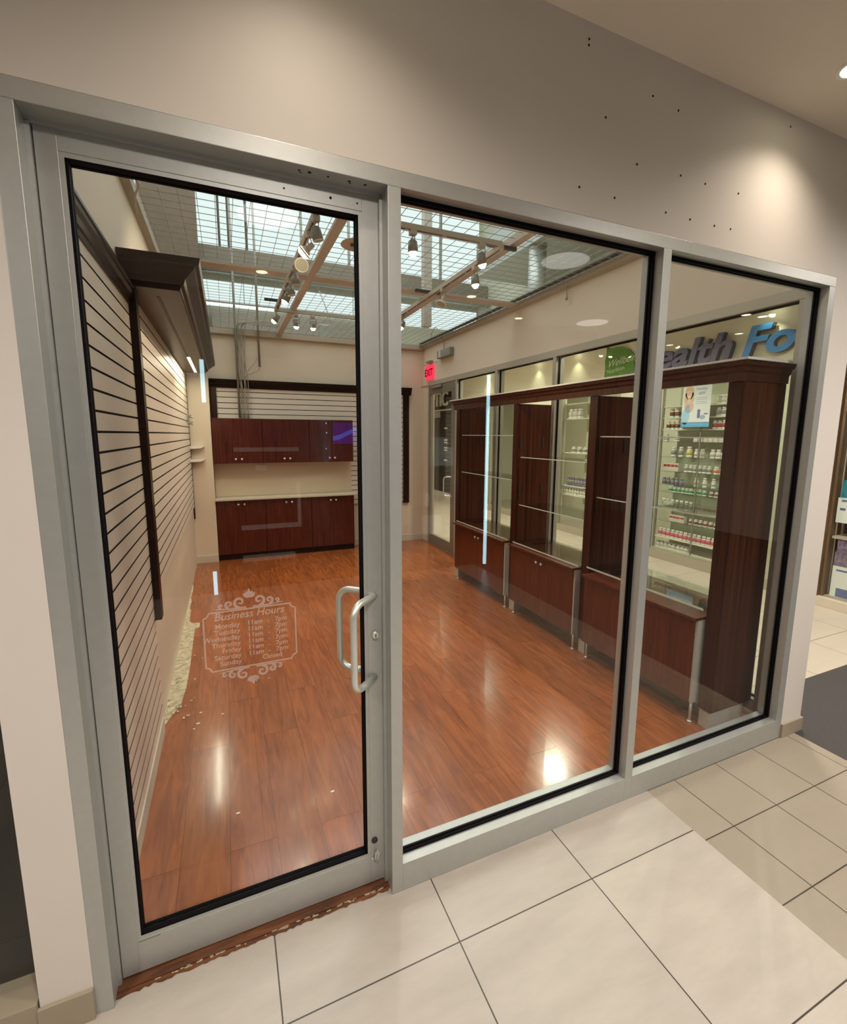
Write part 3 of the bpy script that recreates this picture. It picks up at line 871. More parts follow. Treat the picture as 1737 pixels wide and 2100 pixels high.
build('end_crown', crown_loft(3.455, lambda q: q, lambda q: .2875), 'cherry_mid', cr)
build('end_crown', crown_loft(3.455, lambda q: 3.5675, lambda q: 3.90 - q), 'cherry_mid', cr)
build('crown_top', MB().box(3.008, 3.10, 0.155, 3.745, 2.188, 2.200).box(3.10, 3.462, 0.155, .29, 2.188, 2.200).box(3.10, 3.462, 3.56, 3.745, 2.188, 2.200), 'white_matte', cr)

def display_cab(y0, y1, lab, zt=0.695, ledge=0.0):
    t = thing('display_cabinet', (3.22, (y0 + y1) / 2, 0), lab, 'cabinet')
    build('body', MB().box(3.035, 3.45, y0 + .018, y1, 0.145, zt), 'cherry_dark', t)
    build('side_panel', MB().box(3.022, 3.45, y0, y0 + .017, 0.140, zt), 'grey_panel', t, label='pale grey end panel')
    ym = (y0 + y1) / 2
    for a, b_, yk in ((y0 + .019, ym - .0015, ym - .036), (ym + .0015, y1 - .001, ym + .036)):
        d_ = build('door', MB().box(3.016, 3.034, a, b_, 0.140, zt - .002, .0012), 'cherry', t)
        mk = MB(); knob(mk, 0, 0, 0)
        bmesh.ops.transform(mk.bm, matrix=Matrix.Translation((3.016, yk, 0.633)) @ Matrix.Rotation(-PI / 2, 4, 'Z'), verts=mk.bm.verts)
        build('knob', mk, 'steel', d_)
    for yy in (y0 + .02, y1 - .03):
        for xx in (3.05, 3.41):
            build('leg', MB().cyl((xx, yy, 0), (xx, yy, 0.145), .009, seg=10).lathe((xx, yy, 0), [(.016, 0), (.016, .008), (.009, .012)], 12), 'steel', t)
    build('top_board', MB().box(2.985 - ledge, 3.45, y0 - .004, y1, zt + .001, zt + .019, .001), 'cherry', t)
    return t
display_cab(0.300, 1.272, 'low cherry cabinet with grey end panel between the two front dividers', 0.680, 0.0)
display_cab(1.386, 2.318, 'low cherry two-door cabinet between the second and third divider')
display_cab(2.430, 3.555, 'low cherry cabinet between the third and farthest divider')
def gshelf(name, mat, y0, y1, z, x0, lab, grp=None, th=.008, cat='shelf'):
    o_ = build(name, MB().box(x0, 3.448, y0, y1, z, z + th, .001), mat, label=lab, cat=cat, group=grp)
    e_ = MB().box(x0 - .0025, x0 - .0002, y0, y1, z, z + th)
    build('polished_edge', e_, 'glass_edge', o_, label='pale polished front edge')
    return o_
bays = [(0.290, 1.280, 'front bay'), (1.376, 2.324, 'middle bay'), (2.421, 3.564, 'far bay')]
for (a, b_, w_), zz in zip(bays, ((1.300, 1.770), (1.095, 1.565), (1.330, 1.775))):
    for z, s_ in zip(zz, ('lower', 'upper')):
        gshelf('glass_shelf', 'shelf_glass', a, b_, z, 3.10, 'clear glass shelf across the %s of the right display, %s of two' % (w_, s_))
    gshelf('glass_counter', 'display_glass', a, b_, 0.722 if w_ != 'front bay' else 0.742, 3.04, 'thick glass counter over the low cabinet of the %s' % w_, th=.012, cat='counter')
    zc_ = 0.742 if w_ == 'front bay' else .722
    for q, yy in enumerate((a + .12, b_ - .12)):
        build('spacer_block', MB().box(3.2, 3.4, yy - .03, yy + .03, zc_ - (.04 if w_ == 'front bay' else .007), zc_ - .0005), 'walnut',
              label='small dark spacer block under the glass counter of the %s, %s end' % (w_, ('near', 'far')[q]), cat='block')

# ------------------------------------------------------------------ open wire ceiling
ZM = 3.205
wm = MB(); r = .0016
y = 0.17
while y < YB - .05:
    wm.box(XL + .045, XR - .045, y - r, y + r, ZM - r, ZM + r); y += 0.1016
x = XL + .06
while x < XR - .045:
    wm.box(x - r, x + r, 0.13, YB - .05, ZM + r, ZM + 3 * r); x += 0.1016
build('wire_grid_ceiling', wm, 'wire', label='open wire mesh panel ceiling spanning the whole shop', cat='ceiling grid')
build('ceiling_beam', MB().box(1.205, 1.270, 0.13, YB - .05, ZM - .030, ZM - .004).box(1.234, 1.241, .13, YB - .05, ZM - .004, ZM + .05), 'tan_beam', label='tan beam crossing the wire ceiling front to back, left of the two', cat='beam')
build('ceiling_beam', MB().box(2.470, 2.535, 0.13, YB - .05, ZM - .030, ZM - .004).box(2.499, 2.506, .13, YB - .05, ZM - .004, ZM + .05), 'tan_beam', label='tan beam crossing the wire ceiling front to back, right of the two', cat='beam')
build('ceiling_beam', MB().box(XL + .045, XR - .045, 2.965, 3.105, ZM - .026, ZM - .006), 'tan_beam', label='wide tan beam crossing the wire ceiling from side to side', cat='beam')
# light track rectangle
ZK = 3.105
tk = thing('light_track', (1.7, 2.8, ZK), 'beige rectangular lighting track hung under the wire ceiling', 'light track')
def trk(x0, x1, y0, y1, dark):
    m_ = MB().box(x0, x1, y0, y1, ZK, ZK + .034, .001)
    o_ = build('track_rail', m_, 'track_beige', tk)
    d_ = MB()
    if x1 - x0 > y1 - y0:
        ym = (y0 + y1) / 2; a = x0 + .03
        while a < x1 - .03: d_.box(a, min(a + .24, x1 - .03), ym - .006, ym + .006, ZK - .001, ZK + .002); a += .27
    else:
        xm = (x0 + x1) / 2; a = y0 + .03
        while a < y1 - .03: d_.box(xm - .006, xm + .006, a, min(a + .24, y1 - .03), ZK - .001, ZK + .002); a += .27
    build('track_slot', d_, 'dark_metal', o_)
trk(1.022, 1.058, 0.75, 4.02, 1); trk(2.332, 2.368, 1.56, 4.02, 1); trk(1.06, 2.33, 1.522, 1.558, 0); trk(1.022, 2.368, 4.03, 4.066, 0)
for (xa, xb_, yy) in ((.93, 1.17, 1.60), (.90, 1.10, 3.78), (2.28, 2.52, 1.64), (2.20, 2.46, 2.86)):
    build('support_bar', MB().box(xa, xb_, yy - .014, yy + .014, ZK + .034, ZK + .058), 'dark_metal', tk)

def track_head(x, y, tilt=0.0, az=0.0, lit=True, kind='can', lab='', energy=16):
    """a head hung from the track, aimed down with a tilt towards azimuth az"""
    t = thing('track_light', (x, y, ZK), lab, 'track light')
    build('adapter', MB().box(x - .022, x + .022, y - .022, y + .022, ZK - .032, ZK - .001, .004), 'track_beige', t)
    d = Vector((math.sin(tilt) * math.cos(az), math.sin(tilt) * math.sin(az), -math.cos(tilt)))
    p0 = Vector((x, y, ZK - .032)); piv = Vector((x, y, ZK - .095))
    side = Vector((-math.sin(az), math.cos(az), 0))
    yk = MB()
    yk.tube([p0, p0 + Vector((0, 0, -.006)), p0 + side * .036 + Vector((0, 0, -.012)), piv + side * .036], .003, 6)
    yk.tube([p0, p0 + Vector((0, 0, -.006)), p0 - side * .036 + Vector((0, 0, -.012)), piv - side * .036], .003, 6)
    build('yoke', yk, 'grey_steel', t)
    if kind == 'can':
        a = piv - d * .035
        hd = MB().cyl(a, a + d * .012, .018, .030, 16).cyl(a + d * .012, a + d * .078, .030, .034, 16)
        end = a + d * .078; br_ = .029
    elif kind == 'par':
        a = piv - d * .030
        hd = MB().cyl(a, a + d * .05, .017, .020, 16).cyl(a + d * .05, a + d * .085, .022, .052, 20)
        end = a + d * .085; br_ = .047
    build('lamp_housing', hd, 'grey_steel' if kind == 'can' else 'pink_beige', t)
    if lit:
        bb = MB().cyl(end - d * .012, end + d * .006, br_ * .9, br_ * .95, 16).cyl(end + d * .006, end + d * .024, br_ * .95, br_ * .5, 16)
        build('bulb', bb, 'bulb', t)
        q = d.to_track_quat('-Z', 'Y')
        lo = light('track_spot', 'SPOT', tuple(end + d * .04), energy, WARM, .03, (0, 0, 0), 1.9, .8)
        lo.rotation_euler = q.to_euler()
    else:
        rb = MB().cyl(end - d * .004, end + d * .001, br_ * .93, br_ * .93, 20)
        build('bulb', rb, 'grey_panel', t)
        rg = MB().tube([end + (side * math.cos(k * PI / 8) + d.cross(side) * math.sin(k * PI / 8)) * br_ for k in range(16)], .005, 6, closed=True)
        build('trim_ring', rg, 'white_plastic', t)
    return t
heads = [(1.040, 1.84, .9, PI * .85, True, 'par', 'lit flood head nearest the door on the left lighting track', 34),
         (1.040, 1.60, .25, 0.2, False, 'can', 'unlit grey can hanging beside the lit flood head near the door'),
         (1.040, 2.16, 1.0, -PI * .6, False, 'par', 'unlit round lamp facing the door on the left lighting track', 0),
         (1.040, 2.55, .15, 0, False, 'can', 'unlit head past the round lamp on the left lighting track', 0),
         (1.040, 2.85, .2, 0, False, 'can', 'unlit dark head just before the second lit bulb on the left track', 0),
         (1.040, 3.10, .5, PI, True, 'can', 'second lit bulb along the left lighting track', 24),
         (1.030, 3.92, .7, PI * .9, True, 'can', 'lit bulb at the far corner of the left lighting track', 30),
         (1.250, 4.048, .15, PI / 2, True, 'can', 'left of the two yellow lit bulbs on the far crossing track', 7),
         (1.435, 4.048, .15, PI / 2, True, 'can', 'right of the two yellow lit bulbs on the far crossing track', 7),
         (1.655, 1.54, .05, 0, True, 'can', 'lit can on the crossing track just right of the first mullion', 20),
         (2.170, 1.54, .3, .3, True, 'can', 'lit can at the right end of the crossing track near the window', 20),
         (2.350, 1.95, .1, 0, True, 'can', 'lit bulb on the right track beside the corner', 22),
         (2.350, 2.55, .45, PI * 1.1, False, 'par', 'off-white flood head with lit rim halfway along the right track', 0),
         (2.350, 3.62, .4, PI, True, 'can', 'lit bulb at the far end of the right lighting track', 28)]
for h in heads:
    track_head(h[0], h[1], h[2], h[3], h[4], h[5], h[6], h[7] if len(h) > 7 else 0)
t = thing('round_ceiling_fitting', (1.39, 1.93, 3.10), 'round beige dish fitting under the wire ceiling beside the left beam', 'light fitting')
build('dish', MB().lathe((1.39, 1.93, 3.10), [(.03, 0.03), (.115, .012), (.12, .004), (.11, 0), (.05, .01)], 28), 'tan_beam', t)
build('vent_slot', MB().box(1.34, 1.44, 1.92, 1.94, 3.094, 3.108), 'dark_metal', t)

# conduits and cables on the back wall
for x, lab in ((.66, 'left of two grey conduits dropping in front of the back wall'), (.955, 'right of two grey conduits dropping in front of the back wall')):
    z0 = 2.0 if x < .8 else 2.72
    build('conduit', MB().cyl((x, 5.66, z0), (x, 5.66, 5.1), .016, seg=10), 'grey_steel', label=lab, cat='conduit')
cb = MB()
for i in range(9):
    x = .672 + .012 * i + random.uniform(-.004, .004); yy = 5.665 + random.uniform(-.012, .012)
    pts = []
    for k in range(13):
        z = 3.24 - k * (3.24 - 1.998) / 12
        pts.append((x + .012 * math.sin(k * .9 + i * 1.7) + (.02 * k / 12), yy, z))
    pts = [(x + .25 + .05 * i, 5.62, 3.26), (x + .12 + .02 * i, 5.64, 3.30 + .006 * i), (x + .03, 5.655, 3.29)] + pts
    cb.tube(pts, .005, 6)
cb.tube([(.98, 5.67, 2.74), (.93, 5.68, 2.66), (.80, 5.68, 2.60), (.74, 5.68, 2.55)], .004, 6)
cb.tube([(.96, 5.67, 2.9), (.90, 5.68, 2.78), (.80, 5.68, 2.66)], .003, 6)
build('cable_bundle', cb, 'cable_grey', label='bundle of grey cables hanging beside the conduit down to the wall cabinets', cat='cable')

# ------------------------------------------------------------------ atrium above and behind the shop
struct('wall_atrium_back', MB().box(-3, 3.45, 8.35, 8.45, 0, 7.0).box(3.45, 6.0, 8.35, 8.45, 3.30, 7.0), 'atrium_green')
struct('wall_passage_left', MB().box(3.45, 3.55, 5.86, 13.9, 0, ZC), 'shop_paint')
struct('wall_atrium_left', MB().box(-3.1, -3, .13, 8.45, 3.26, 7.0), 'atrium_green')
struct('wall_atrium_right', MB().box(5.95, 6.05, 0.13, 8.45, 3.29, 7.0), 'atrium_green')
struct('wall_atrium_front', MB().box(-3, 6.0, .02, .12, 3.26, 7.0), 'atrium_green')
t = thing('window_6', (3, 8.2, 5.0), kind='structure')
build('bright_panel', MB().box(-2.9, 5.86, 8.20, 8.22, 5.03, 6.95), 'daylight_panel', t)
for x in (.545, .70, 1.0, 1.98, 2.9, 3.9, 4.9):
    build('glazing_bar', MB().box(x - .02, x + .02, 8.12, 8.19, 5.0, 6.95), 'dark_metal' if x < 1.5 else 'grey_steel', t)
t = thing('lit_wall_band', (2, 8.3, 4.1), kind='structure')  # glowing band imitating the brightly lit upper part of the lower atrium wall
build('bright_panel', MB().box(-2.9, 5.9, 8.325, 8.345, 4.12, 4.56), 'daylight_panel', t)
build('atrium_pier', MB().box(-.62, .205, 7.55, 7.88, 3.3, 6.95), 'atrium_brown', label='brown wall pier seen through the wire ceiling at upper left', cat='pier')
build('atrium_bulkhead', MB().box(-2.9, 5.94, 7.9, 8.18, 4.66, 5.02), 'atrium_grey', label='grey brown bulkhead beneath the bright clerestory panes', cat='bulkhead')
build('round_duct', MB().cyl((.215, 7.8, 4.62), (5.9, 7.8, 4.62), .075, seg=16), 'duct', label='long round duct running below the bulkhead beyond the wire ceiling', cat='duct')
t = thing('tube_light', (1.5, 7.9, 4.03), 'long white fluorescent tube glowing beyond the wire ceiling', 'tube light')
build('tube', MB().cyl((.22, 7.9, 4.05), (3.3, 7.9, 4.05), .018, seg=8), 'tube_white', t)
build('batten', MB().box(.22, 3.3, 7.88, 7.92, 4.07, 4.10).cyl((.9, 7.9, 4.1), (.9, 7.9, 4.66), .006, seg=6).cyl((2.9, 7.9, 4.1), (2.9, 7.9, 4.66), .006, seg=6), 'grey_steel', t)
build('flat_duct', MB().prism([(7.7, 3.62), (8.345, 3.62), (8.345, 3.98), (7.9, 3.98)], 'x', .35, 2.9), 'atrium_grey', label='flat beige duct low behind the glowing tube above the back wall', cat='duct')
build('steel_column', MB().box(2.985, 3.095, 4.50, 4.60, 3.23, 6.9), 'grey_panel', label='upright grey post rising from the wire ceiling into the atrium', cat='post')
build('box_duct', MB().box(4.7, 5.949, 3.6, 6.2, 4.55, 5.1), 'duct', label='big grey box duct above the wire ceiling on the right', cat='duct')
build('drop_duct', MB().cyl((4.85, 4.6, 3.3), (4.85, 4.6, 4.548), .13, seg=18), 'duct', label='round duct dropping from the box duct on the right', cat='duct')
build('edge_gap_shade', MB().box(3.40, 3.448, .14, 5.70, 3.222, 3.235), 'dark_metal', label='dark strip imitating the shaded gap along the right edge of the wire ceiling', cat='strip')  # dark plank painted in for the shade of the open gap
build('diagonal_brace', MB().cyl((2.155, 7.886, 4.70), (2.50, 7.886, 3.85), .012, seg=8), 'white_plastic', label='thin white diagonal brace rod beyond the wire ceiling', cat='rod')
build('equipment_box', MB().box(1.82, 1.99, 5.755, 5.845, 3.216, 3.40, .01), 'duct', label='pale blue grey equipment box standing on top of the back wall', cat='box')

# ------------------------------------------------------------------ mall ceiling fixtures
k = 0
labs = ['large round ceiling lamp mirrored at the top of the door glass', 'large round ceiling lamp mirrored in the wide window', 'round ceiling lamp mirrored above the far glass wall', 'round ceiling lamp left of the entrance', 'round ceiling lamp over the dark mat']
for (x, y), lb in zip(MALL_DISCS, labs):
    t = thing('round_ceiling_lamp', (x, y, ZC), lb, 'ceiling lamp')
    build('trim_ring', MB().lathe((x, y, ZC - .012), [(.215, .012), (.215, .002), (.195, 0), (.195, .008)], 36, capped=False), 'white_matte', t)
    build('diffuser', MB().cyl((x, y, ZC - .010), (x, y, ZC - .004), .195, seg=36), 'lamp_disc', t)
for (x, y), lb in zip(WASH + [(.84, -3.0), (2.92, -2.95), (3.9, -3.52), (7.24, -2.95), (7.08, -3.95), (6.28, -2.24), (6.54, -2.21)], ['small recessed lamp lighting the wall above the right window', 'small recessed lamp lighting the wall above the door', 'small recessed lamp left of the entrance', 'small recessed lamp mirrored in the door glass', 'small recessed lamp mirrored near the right beam', 'small recessed lamp mirrored on the right wall', 'small recessed lamp mirrored left of the letter F', 'small recessed lamp mirrored above the word Health', 'small recessed lamp mirrored above the letter F, left of two', 'small recessed lamp mirrored above the letter o, right of two']):
    t = thing('recessed_lamp', (x, y, ZC), lb, 'ceiling lamp')
    build('trim_ring', MB().lathe((x, y, ZC - .008), [(.065, .008), (.065, .001), (.05, 0), (.05, .006)], 24, capped=False), 'white_matte', t)
    build('diffuser', MB().cyl((x, y, ZC - .006), (x, y, ZC - .002), .05, seg=24), 'lamp_small', t)
for y, wh in zip((1.2, 3.57, 6.0, 8.4), ('nearest the front corner', 'facing the large health store window', 'beyond the middle divider', 'farthest down the passage')):
    t = thing('round_ceiling_lamp', (4.74, y, ZC), 'round lamp in the side passage ceiling, ' + wh, 'ceiling lamp')
    build('diffuser', MB().cyl((4.74, y, ZC - .010), (4.74, y, ZC - .002), .195, seg=30), 'lamp_disc_bright', t)

# ------------------------------------------------------------------ health store facade across the passage (x = 6.2)
XF = 6.20
hf = MB()
hf.box(XF, XF + .12, 1.36, 9.5, 2.62, ZC).box(XF, XF + .12, .2, 1.36, 2.7, ZC)
for a, b_ in ((3.48, 4.16), (5.56, 6.96), (8.19, 9.5)): hf.box(XF, XF + .12, a, b_, 0.0, 2.62)
struct('wall_passage', hf, 'cream_paint')
struct('wall_store_back', MB().box(8.4, 8.5, 1.0, 9.5, 0, ZC).box(XF + .12, 8.4, 9.4, 9.5, 0, ZC), 'cream_paint')
def store_window(nm, y0, y1):
    t = thing(nm, (XF, (y0 + y1) / 2, 0), kind='structure')
    build('frame', MB().box(XF - .01, XF + .06, y0 - .04, y0, 0, 2.62).box(XF - .01, XF + .06, y1, y1 + .04, 0, 2.62).box(XF - .01, XF + .06, y0, y1, 0, .13).box(XF - .01, XF + .06, y0, y1, 2.56, 2.62), 'aluminium_warm', t)
    build('glass_pane', MB().box(XF + .02, XF + .026, y0, y1, .13, 2.56), 'wall_glass', t)
store_window('window_8', 1.40, 3.44); store_window('window_9', 4.20, 5.52); store_window('window_10', 7.0, 8.15)
struct('wall_side_return', MB().box(XF, 8.5, 9.5, 9.6, 0, ZC), 'cream_paint')

# OPTIC sign band far down the passage
t = thing('optical_store_front', (XF, 11.0, 0), 'dark glazed optical store front with white OPTIC lettering seen through the far door', 'store front')
build('dark_glass', MB().box(XF, XF + .05, 9.62, 13.9, .14, 2.46), 'dark_room', t)
build('sign_band', MB().box(XF - .02, XF + .05, 9.62, 13.9, 2.50, 3.10), 'dark_wall', t)
build('white_rail', MB().box(XF - .03, XF + .05, 9.62, 13.9, 2.46, 2.50).box(XF - .02, XF + .05, 9.62, 13.9, 0.0, .14), 'white_matte', t)
build('pale_panel', MB().box(XF - .012, XF, 10.9, 11.55, 2.28, 2.45), 'grey_panel', t)
bt = text_bm('OPTIC', .56, .02, .006, 0, 'LEFT', 1.0)
place_bm(bt, Matrix.Translation((XF - .045, 12.42, 2.60)) @ Matrix.Rotation(-PI / 2, 4, 'Z') @ Matrix.Rotation(PI / 2, 4, 'X'))
xs_ = [v.co.y for v in bt.verts]; y0_, y1_ = min(xs_), max(xs_)
for v in bt.verts: v.co.y = 10.33 + (v.co.y - y0_) * (11.95 - 10.33) / (y1_ - y0_)
build('lettering', bt, 'lettering_white', t)
pp = MB()
for z in (1.95, 1.62, 1.55, 1.40, 1.33, 1.05): pp.box(XF - .012, XF - .002, 10.40, 10.60, z, z + .04)
build('small_lettering', pp, 'lettering_white', t)
struct('wall_passage_end', MB().box(3.5, 9, 13.9, 14, 0, ZC), 'shop_paint')

# Health Foods sign letters
def sign_letters(word, y_left, y_right, mat, nm, lab, z0=2.725, cap=.315, shear=.22):
    t = thing(nm, (XF, (y_left + y_right) / 2, z0), lab, 'sign')
    full = text_bm(word, cap / .70, 0, .012, shear)
    x0 = min(v.co.x for v in full.verts); x1 = max(v.co.x for v in full.verts)
    full.free()
    # place letters one by one using cumulative widths
    sc = abs(y_left - y_right) / (x1 - x0)
    for i, ch in enumerate(word):
        if ch == ' ': continue
        pre = text_bm(word[:i + 1], cap / .70, 0, .012, shear)
        pr = max(v.co.x for v in pre.verts); pre.free()
        b = text_bm(ch, cap / .70, .035, .012, shear)
        bx1 = max(v.co.x for v in b.verts)
        bmesh.ops.translate(b, verts=b.verts, vec=(pr - bx1 - x0, 0, 0))
        bmesh.ops.scale(b, verts=b.verts, vec=(sc, 1, 1))
        place_bm(b, Matrix.Translation((XF - .055, y_left, z0)) @ Matrix.Rotation(-PI / 2, 4, 'Z') @ Matrix.Rotation(PI / 2, 4, 'X'))
        for f in b.faces:
            f.material_index = 0 if (f.normal.x < -.5) else 1
        b.normal_update()
        for f in b.faces:
            f.material_index = 0 if abs(f.normal.x) > .5 and f.calc_center_median().x < XF - .06 else 1
        build('letter', b, [mat, 'sign_side'], t)
    return t
sign_letters('Health', 3.86, 2.37, 'sign_purple', 'store_sign', 'slate blue raised word Health above the store window, mostly behind the mullion')
sign_letters('Foods', 2.245, .87, 'sign_blue', 'store_sign', 'bright blue raised letters starting Fo above the store window')
# Wellbeing leaf
t = thing('leaf_sign', (XF, 4.2, 2.72), 'green leaf sign with white Wellbeing Nutrition script above the right display', 'sign')
lf = MB()
out = [(4.475, 3.20), (4.44, 3.165), (4.38, 3.155), (4.28, 3.165), (4.16, 3.15), (4.02, 3.09), (3.90, 2.98), (3.90, 2.86), (3.90, 2.70), (3.97, 2.60), (4.2, 2.58), (4.40, 2.60), (4.50, 2.68), (4.485, 2.85), (4.50, 2.98), (4.475, 3.08)]
lf.prism(out, 'x', XF - .03, XF - .002)
build('leaf', lf, 'leaf_green', t)
for s_, z_, sz, sh_ in (('Wellbeing', 2.86, .155, .45), ('Nutrition', 2.765, .095, 0)):
    b = text_bm(s_, sz, .001, -.001, sh_)
    place_bm(b, Matrix.Translation((XF - .033, 4.44, z_)) @ Matrix.Rotation(-PI / 2, 4, 'Z') @ Matrix.Rotation(PI / 2, 4, 'X') @ Matrix.Rotation(.10, 4, 'Z'))
    build('lettering', b, 'lettering_white', t)

# poster in the health store window
XP = XF + .012
t = thing('window_poster', (XP, 2.85, 1.90), 'pale blue and white poster of a smiling blonde woman in the health store window', 'poster')
PY0, PY1, PZ0, PZ1 = 3.054, 2.648, 1.905, 2.475          # left (far) to right (near)
def pq(u, v): return (PY0 + (PY1 - PY0) * u, PZ0 + (PZ1 - PZ0) * v)
plain('poster_pale', (0.70, 0.78, 0.80), .5, noise=.06, nscale=3)
plain('poster_blue', (0.10, 0.42, 0.70), .5)
plain('poster_sky', (0.35, 0.62, 0.78), .5)
plain('skin', (0.74, 0.50, 0.40), .6)
plain('blonde', (0.62, 0.46, 0.28), .6)
plain('poster_ink', (0.12, 0.16, 0.35), .6)
plain('text_grey', (0.32, 0.42, 0.55), .6)
build('sheet', MB().box(XP - .003, XP, PY1, PY0, PZ0, PZ1), 'poster_pale', t)
def pell(u, v, ru, rv, mat, lay, nm):
    cy, cz = pq(u, v); b = MB()
    ry, rz = abs(PY1 - PY0) * ru, (PZ1 - PZ0) * rv
    x = XP - .003 - .0006 * lay
    b.bm.faces.new([b.bm.verts.new((x, cy + ry * math.cos(a_ * PI / 12), cz + rz * math.sin(a_ * PI / 12))) for a_ in range(24)])
    build(nm, b, mat, t)
def prect(u0, u1, v0, v1, mat, lay, nm):
    (a, c), (b_, d_) = pq(u0, v0), pq(u1, v1); x = XP - .003 - .0006 * lay
    build(nm, MB().quad([(x, a, c), (x, b_, c), (x, b_, d_), (x, a, d_)]), mat, t)
prect(0, 1, 0, .11, 'poster_blue', 1, 'blue_footer')
prect(0, 1, .095, .11, 'poster_ink', 2, 'footer_line')
pell(.14, .24, .15, .18, 'poster_sky', 1, 'printed_cloud')
pell(.24, .80, .155, .165, 'blonde', 1, 'printed_hair')
pell(.13, .66, .07, .13, 'blonde', 1, 'printed_hair')
pell(.35, .68, .06, .12, 'blonde', 1, 'printed_hair')
pell(.25, .48, .17, .13, 'skin', 2, 'printed_shoulders')
pell(.24, .42, .12, .10, 'text_grey', 3, 'printed_top')
pell(.33, .46, .035, .12, 'skin', 4, 'printed_arm')
pell(.23, .565, .08, .035, 'skin', 4, 'printed_hands')
pell(.24, .76, .095, .115, 'skin', 4, 'printed_face')
pell(.24, .875, .10, .035, 'blonde', 5, 'printed_fringe')
pell(.205, .79, .014, .008, 'poster_ink', 5, 'printed_eye')
pell(.278, .79, .014, .008, 'poster_ink', 5, 'printed_eye')
pell(.24, .705, .042, .014, 'paper_white', 5, 'printed_smile')
prect(.57, .67, .20, .40, 'poster_ink', 1, 'printed_tin')
pell(.76, .22, .10, .05, 'text_grey', 2, 'printed_bowl')
prect(.80, .94, .28, .31, 'poster_ink', 1, 'printed_spoon')
for s_, u, v, sz in (('Healthy', .44, .84, .055), ('ages', .55, .75, .055)):
    b = text_bm(s_, sz, 0, .0006, .3); y_, z_ = pq(u, v)
    place_bm(b, Matrix.Translation((XP - .0045, y_, z_)) @ Matrix.Rotation(-PI / 2, 4, 'Z') @ Matrix.Rotation(PI / 2, 4, 'X'))
    build('printed_words', b, 'text_grey', t)
tl = MB()
for v in (.66, .62, .57, .53, .94):
    (a, c), (b_, d_) = pq(.50, v), pq(.88, v + .012); x = XP - .0036
    tl.quad([(x, a, c), (x, b_, c), (x, b_, d_), (x, a, d_)])
build('printed_lines', tl, 'text_grey', t)

# shelving and bottles inside the health store
plain('cap_white', (.80, .80, .76), .4)
plain('glassware', (.42, .46, .42), .25)
plain('lab_red', (.50, .04, .05), .5); plain('lab_green', (.05, .38, .14), .5); plain('lab_pink', (.72, .12, .22), .5)
plain('lab_brown', (.20, .07, .03), .4); plain('lab_white', (.68, .66, .60), .5); plain('lab_yellow', (.66, .56, .14), .5)
plain('lab_purple', (.16, .14, .34), .4); plain('lab_orange', (.75, .25, .06), .5); plain('lab_grey', (.30, .30, .28), .4); plain('lab_blue', (.04, .12, .4), .5)
XS = 6.33
sh1 = thing('store_shelving', (XS + .1, 3.0, 0), 'tall shelving of supplements behind the health store window', 'shelving')
ZSH = [2.195, 2.040, 1.875, 1.705, 1.490, 1.285, 1.095, .985, .735, .565, .315, .15]
for i, z in enumerate(ZSH):
    build('shelf', MB().box(XS - .05, XS + .30, 2.2, 3.43, z - .012, z), 'shelf_glass' if 3 <= i <= 9 else 'cream_paint', sh1)
build('back_panel', MB().box(XS + .31, XS + .33, 2.2, 3.43, .14, 2.5), 'atrium_green', sh1)
build('side_post', MB().box(XS - .05, XS - .03, 3.40, 3.43, .14, 2.5).box(XS - .05, XS - .03, 2.8, 2.812, .14, 2.5), 'grey_steel', sh1)
sh2 = thing('store_shelving', (XS + .1, 4.9, 0), 'narrow lit shelving seen through the middle bay of the right display', 'shelving')
ZS2 = [2.36, 2.09, 1.47, .86, .69]
for z in ZS2:
    build('shelf', MB().box(XS - .05, XS + .25, 4.45, 5.62, z - .014, z), 'cream_paint', sh2)
build('back_panel', MB().box(XS + .26, XS + .28, 4.45, 5.30, .5, 2.5), 'atrium_green', sh2)
build('upright_post', MB().box(XS - .045, XS - .03, 5.60, 5.615, .14, 2.5), 'track_beige', sh2)
bottle_proto = {}
def bottle(mat, r=.030, h=.105, cap=True, kind='bottle'):
    key = (mat, r, h, kind)
    if key in bottle_proto: return bottle_proto[key]
    b = MB()
    if kind == 'box':
        b.box(-r, r, -r * 1.1, r * 1.1, 0, h, .001, mi=0)
        b.box(-r - .0006, r + .0006, -r * .9, r * .9, h * .55, h * .85, mi=1)
        ms = ['lab_white', mat]
    else:
        b.lathe((0, 0, 0), [(r * .92, 0), (r, .004), (r, h * .22)], 14, mi=0)
        b.lathe((0, 0, h * .22), [(r * 1.01, 0), (r * 1.01, h * .42)], 14, mi=1)
        b.lathe((0, 0, h * .64), [(r, 0), (r * .92, h * .08), (r * .62, h * .13), (r * .62, h * .17)], 14, mi=0)
        b.lathe((0, 0, h * .80), [(r * .74, 0), (r * .74, h * .2)], 14, mi=2)
        ms = ['cap_white', mat, 'cap_white'] if mat != 'lab_purple' else ['lab_purple', 'lab_grey', 'lab_grey']
    me = bpy.data.meshes.new(kind + '_mesh'); b.bm.to_mesh(me); b.bm.free()
    for q in ms: me.materials.append(M[q])
    bottle_proto[key] = me
    return me
def put(me, nm, x, y, z, lab, grp, cat='bottle'):
    o = bpy.data.objects.new(nm, me); C.objects.link(o); o.location = (x, y, z)
    o['label'] = lab; o['category'] = cat; o['group'] = grp
ORD = ['first', 'second', 'third', 'fourth', 'fifth', 'sixth', 'seventh', 'eighth', 'ninth', 'tenth', 'eleventh', 'twelfth', 'thirteenth', 'fourteenth']
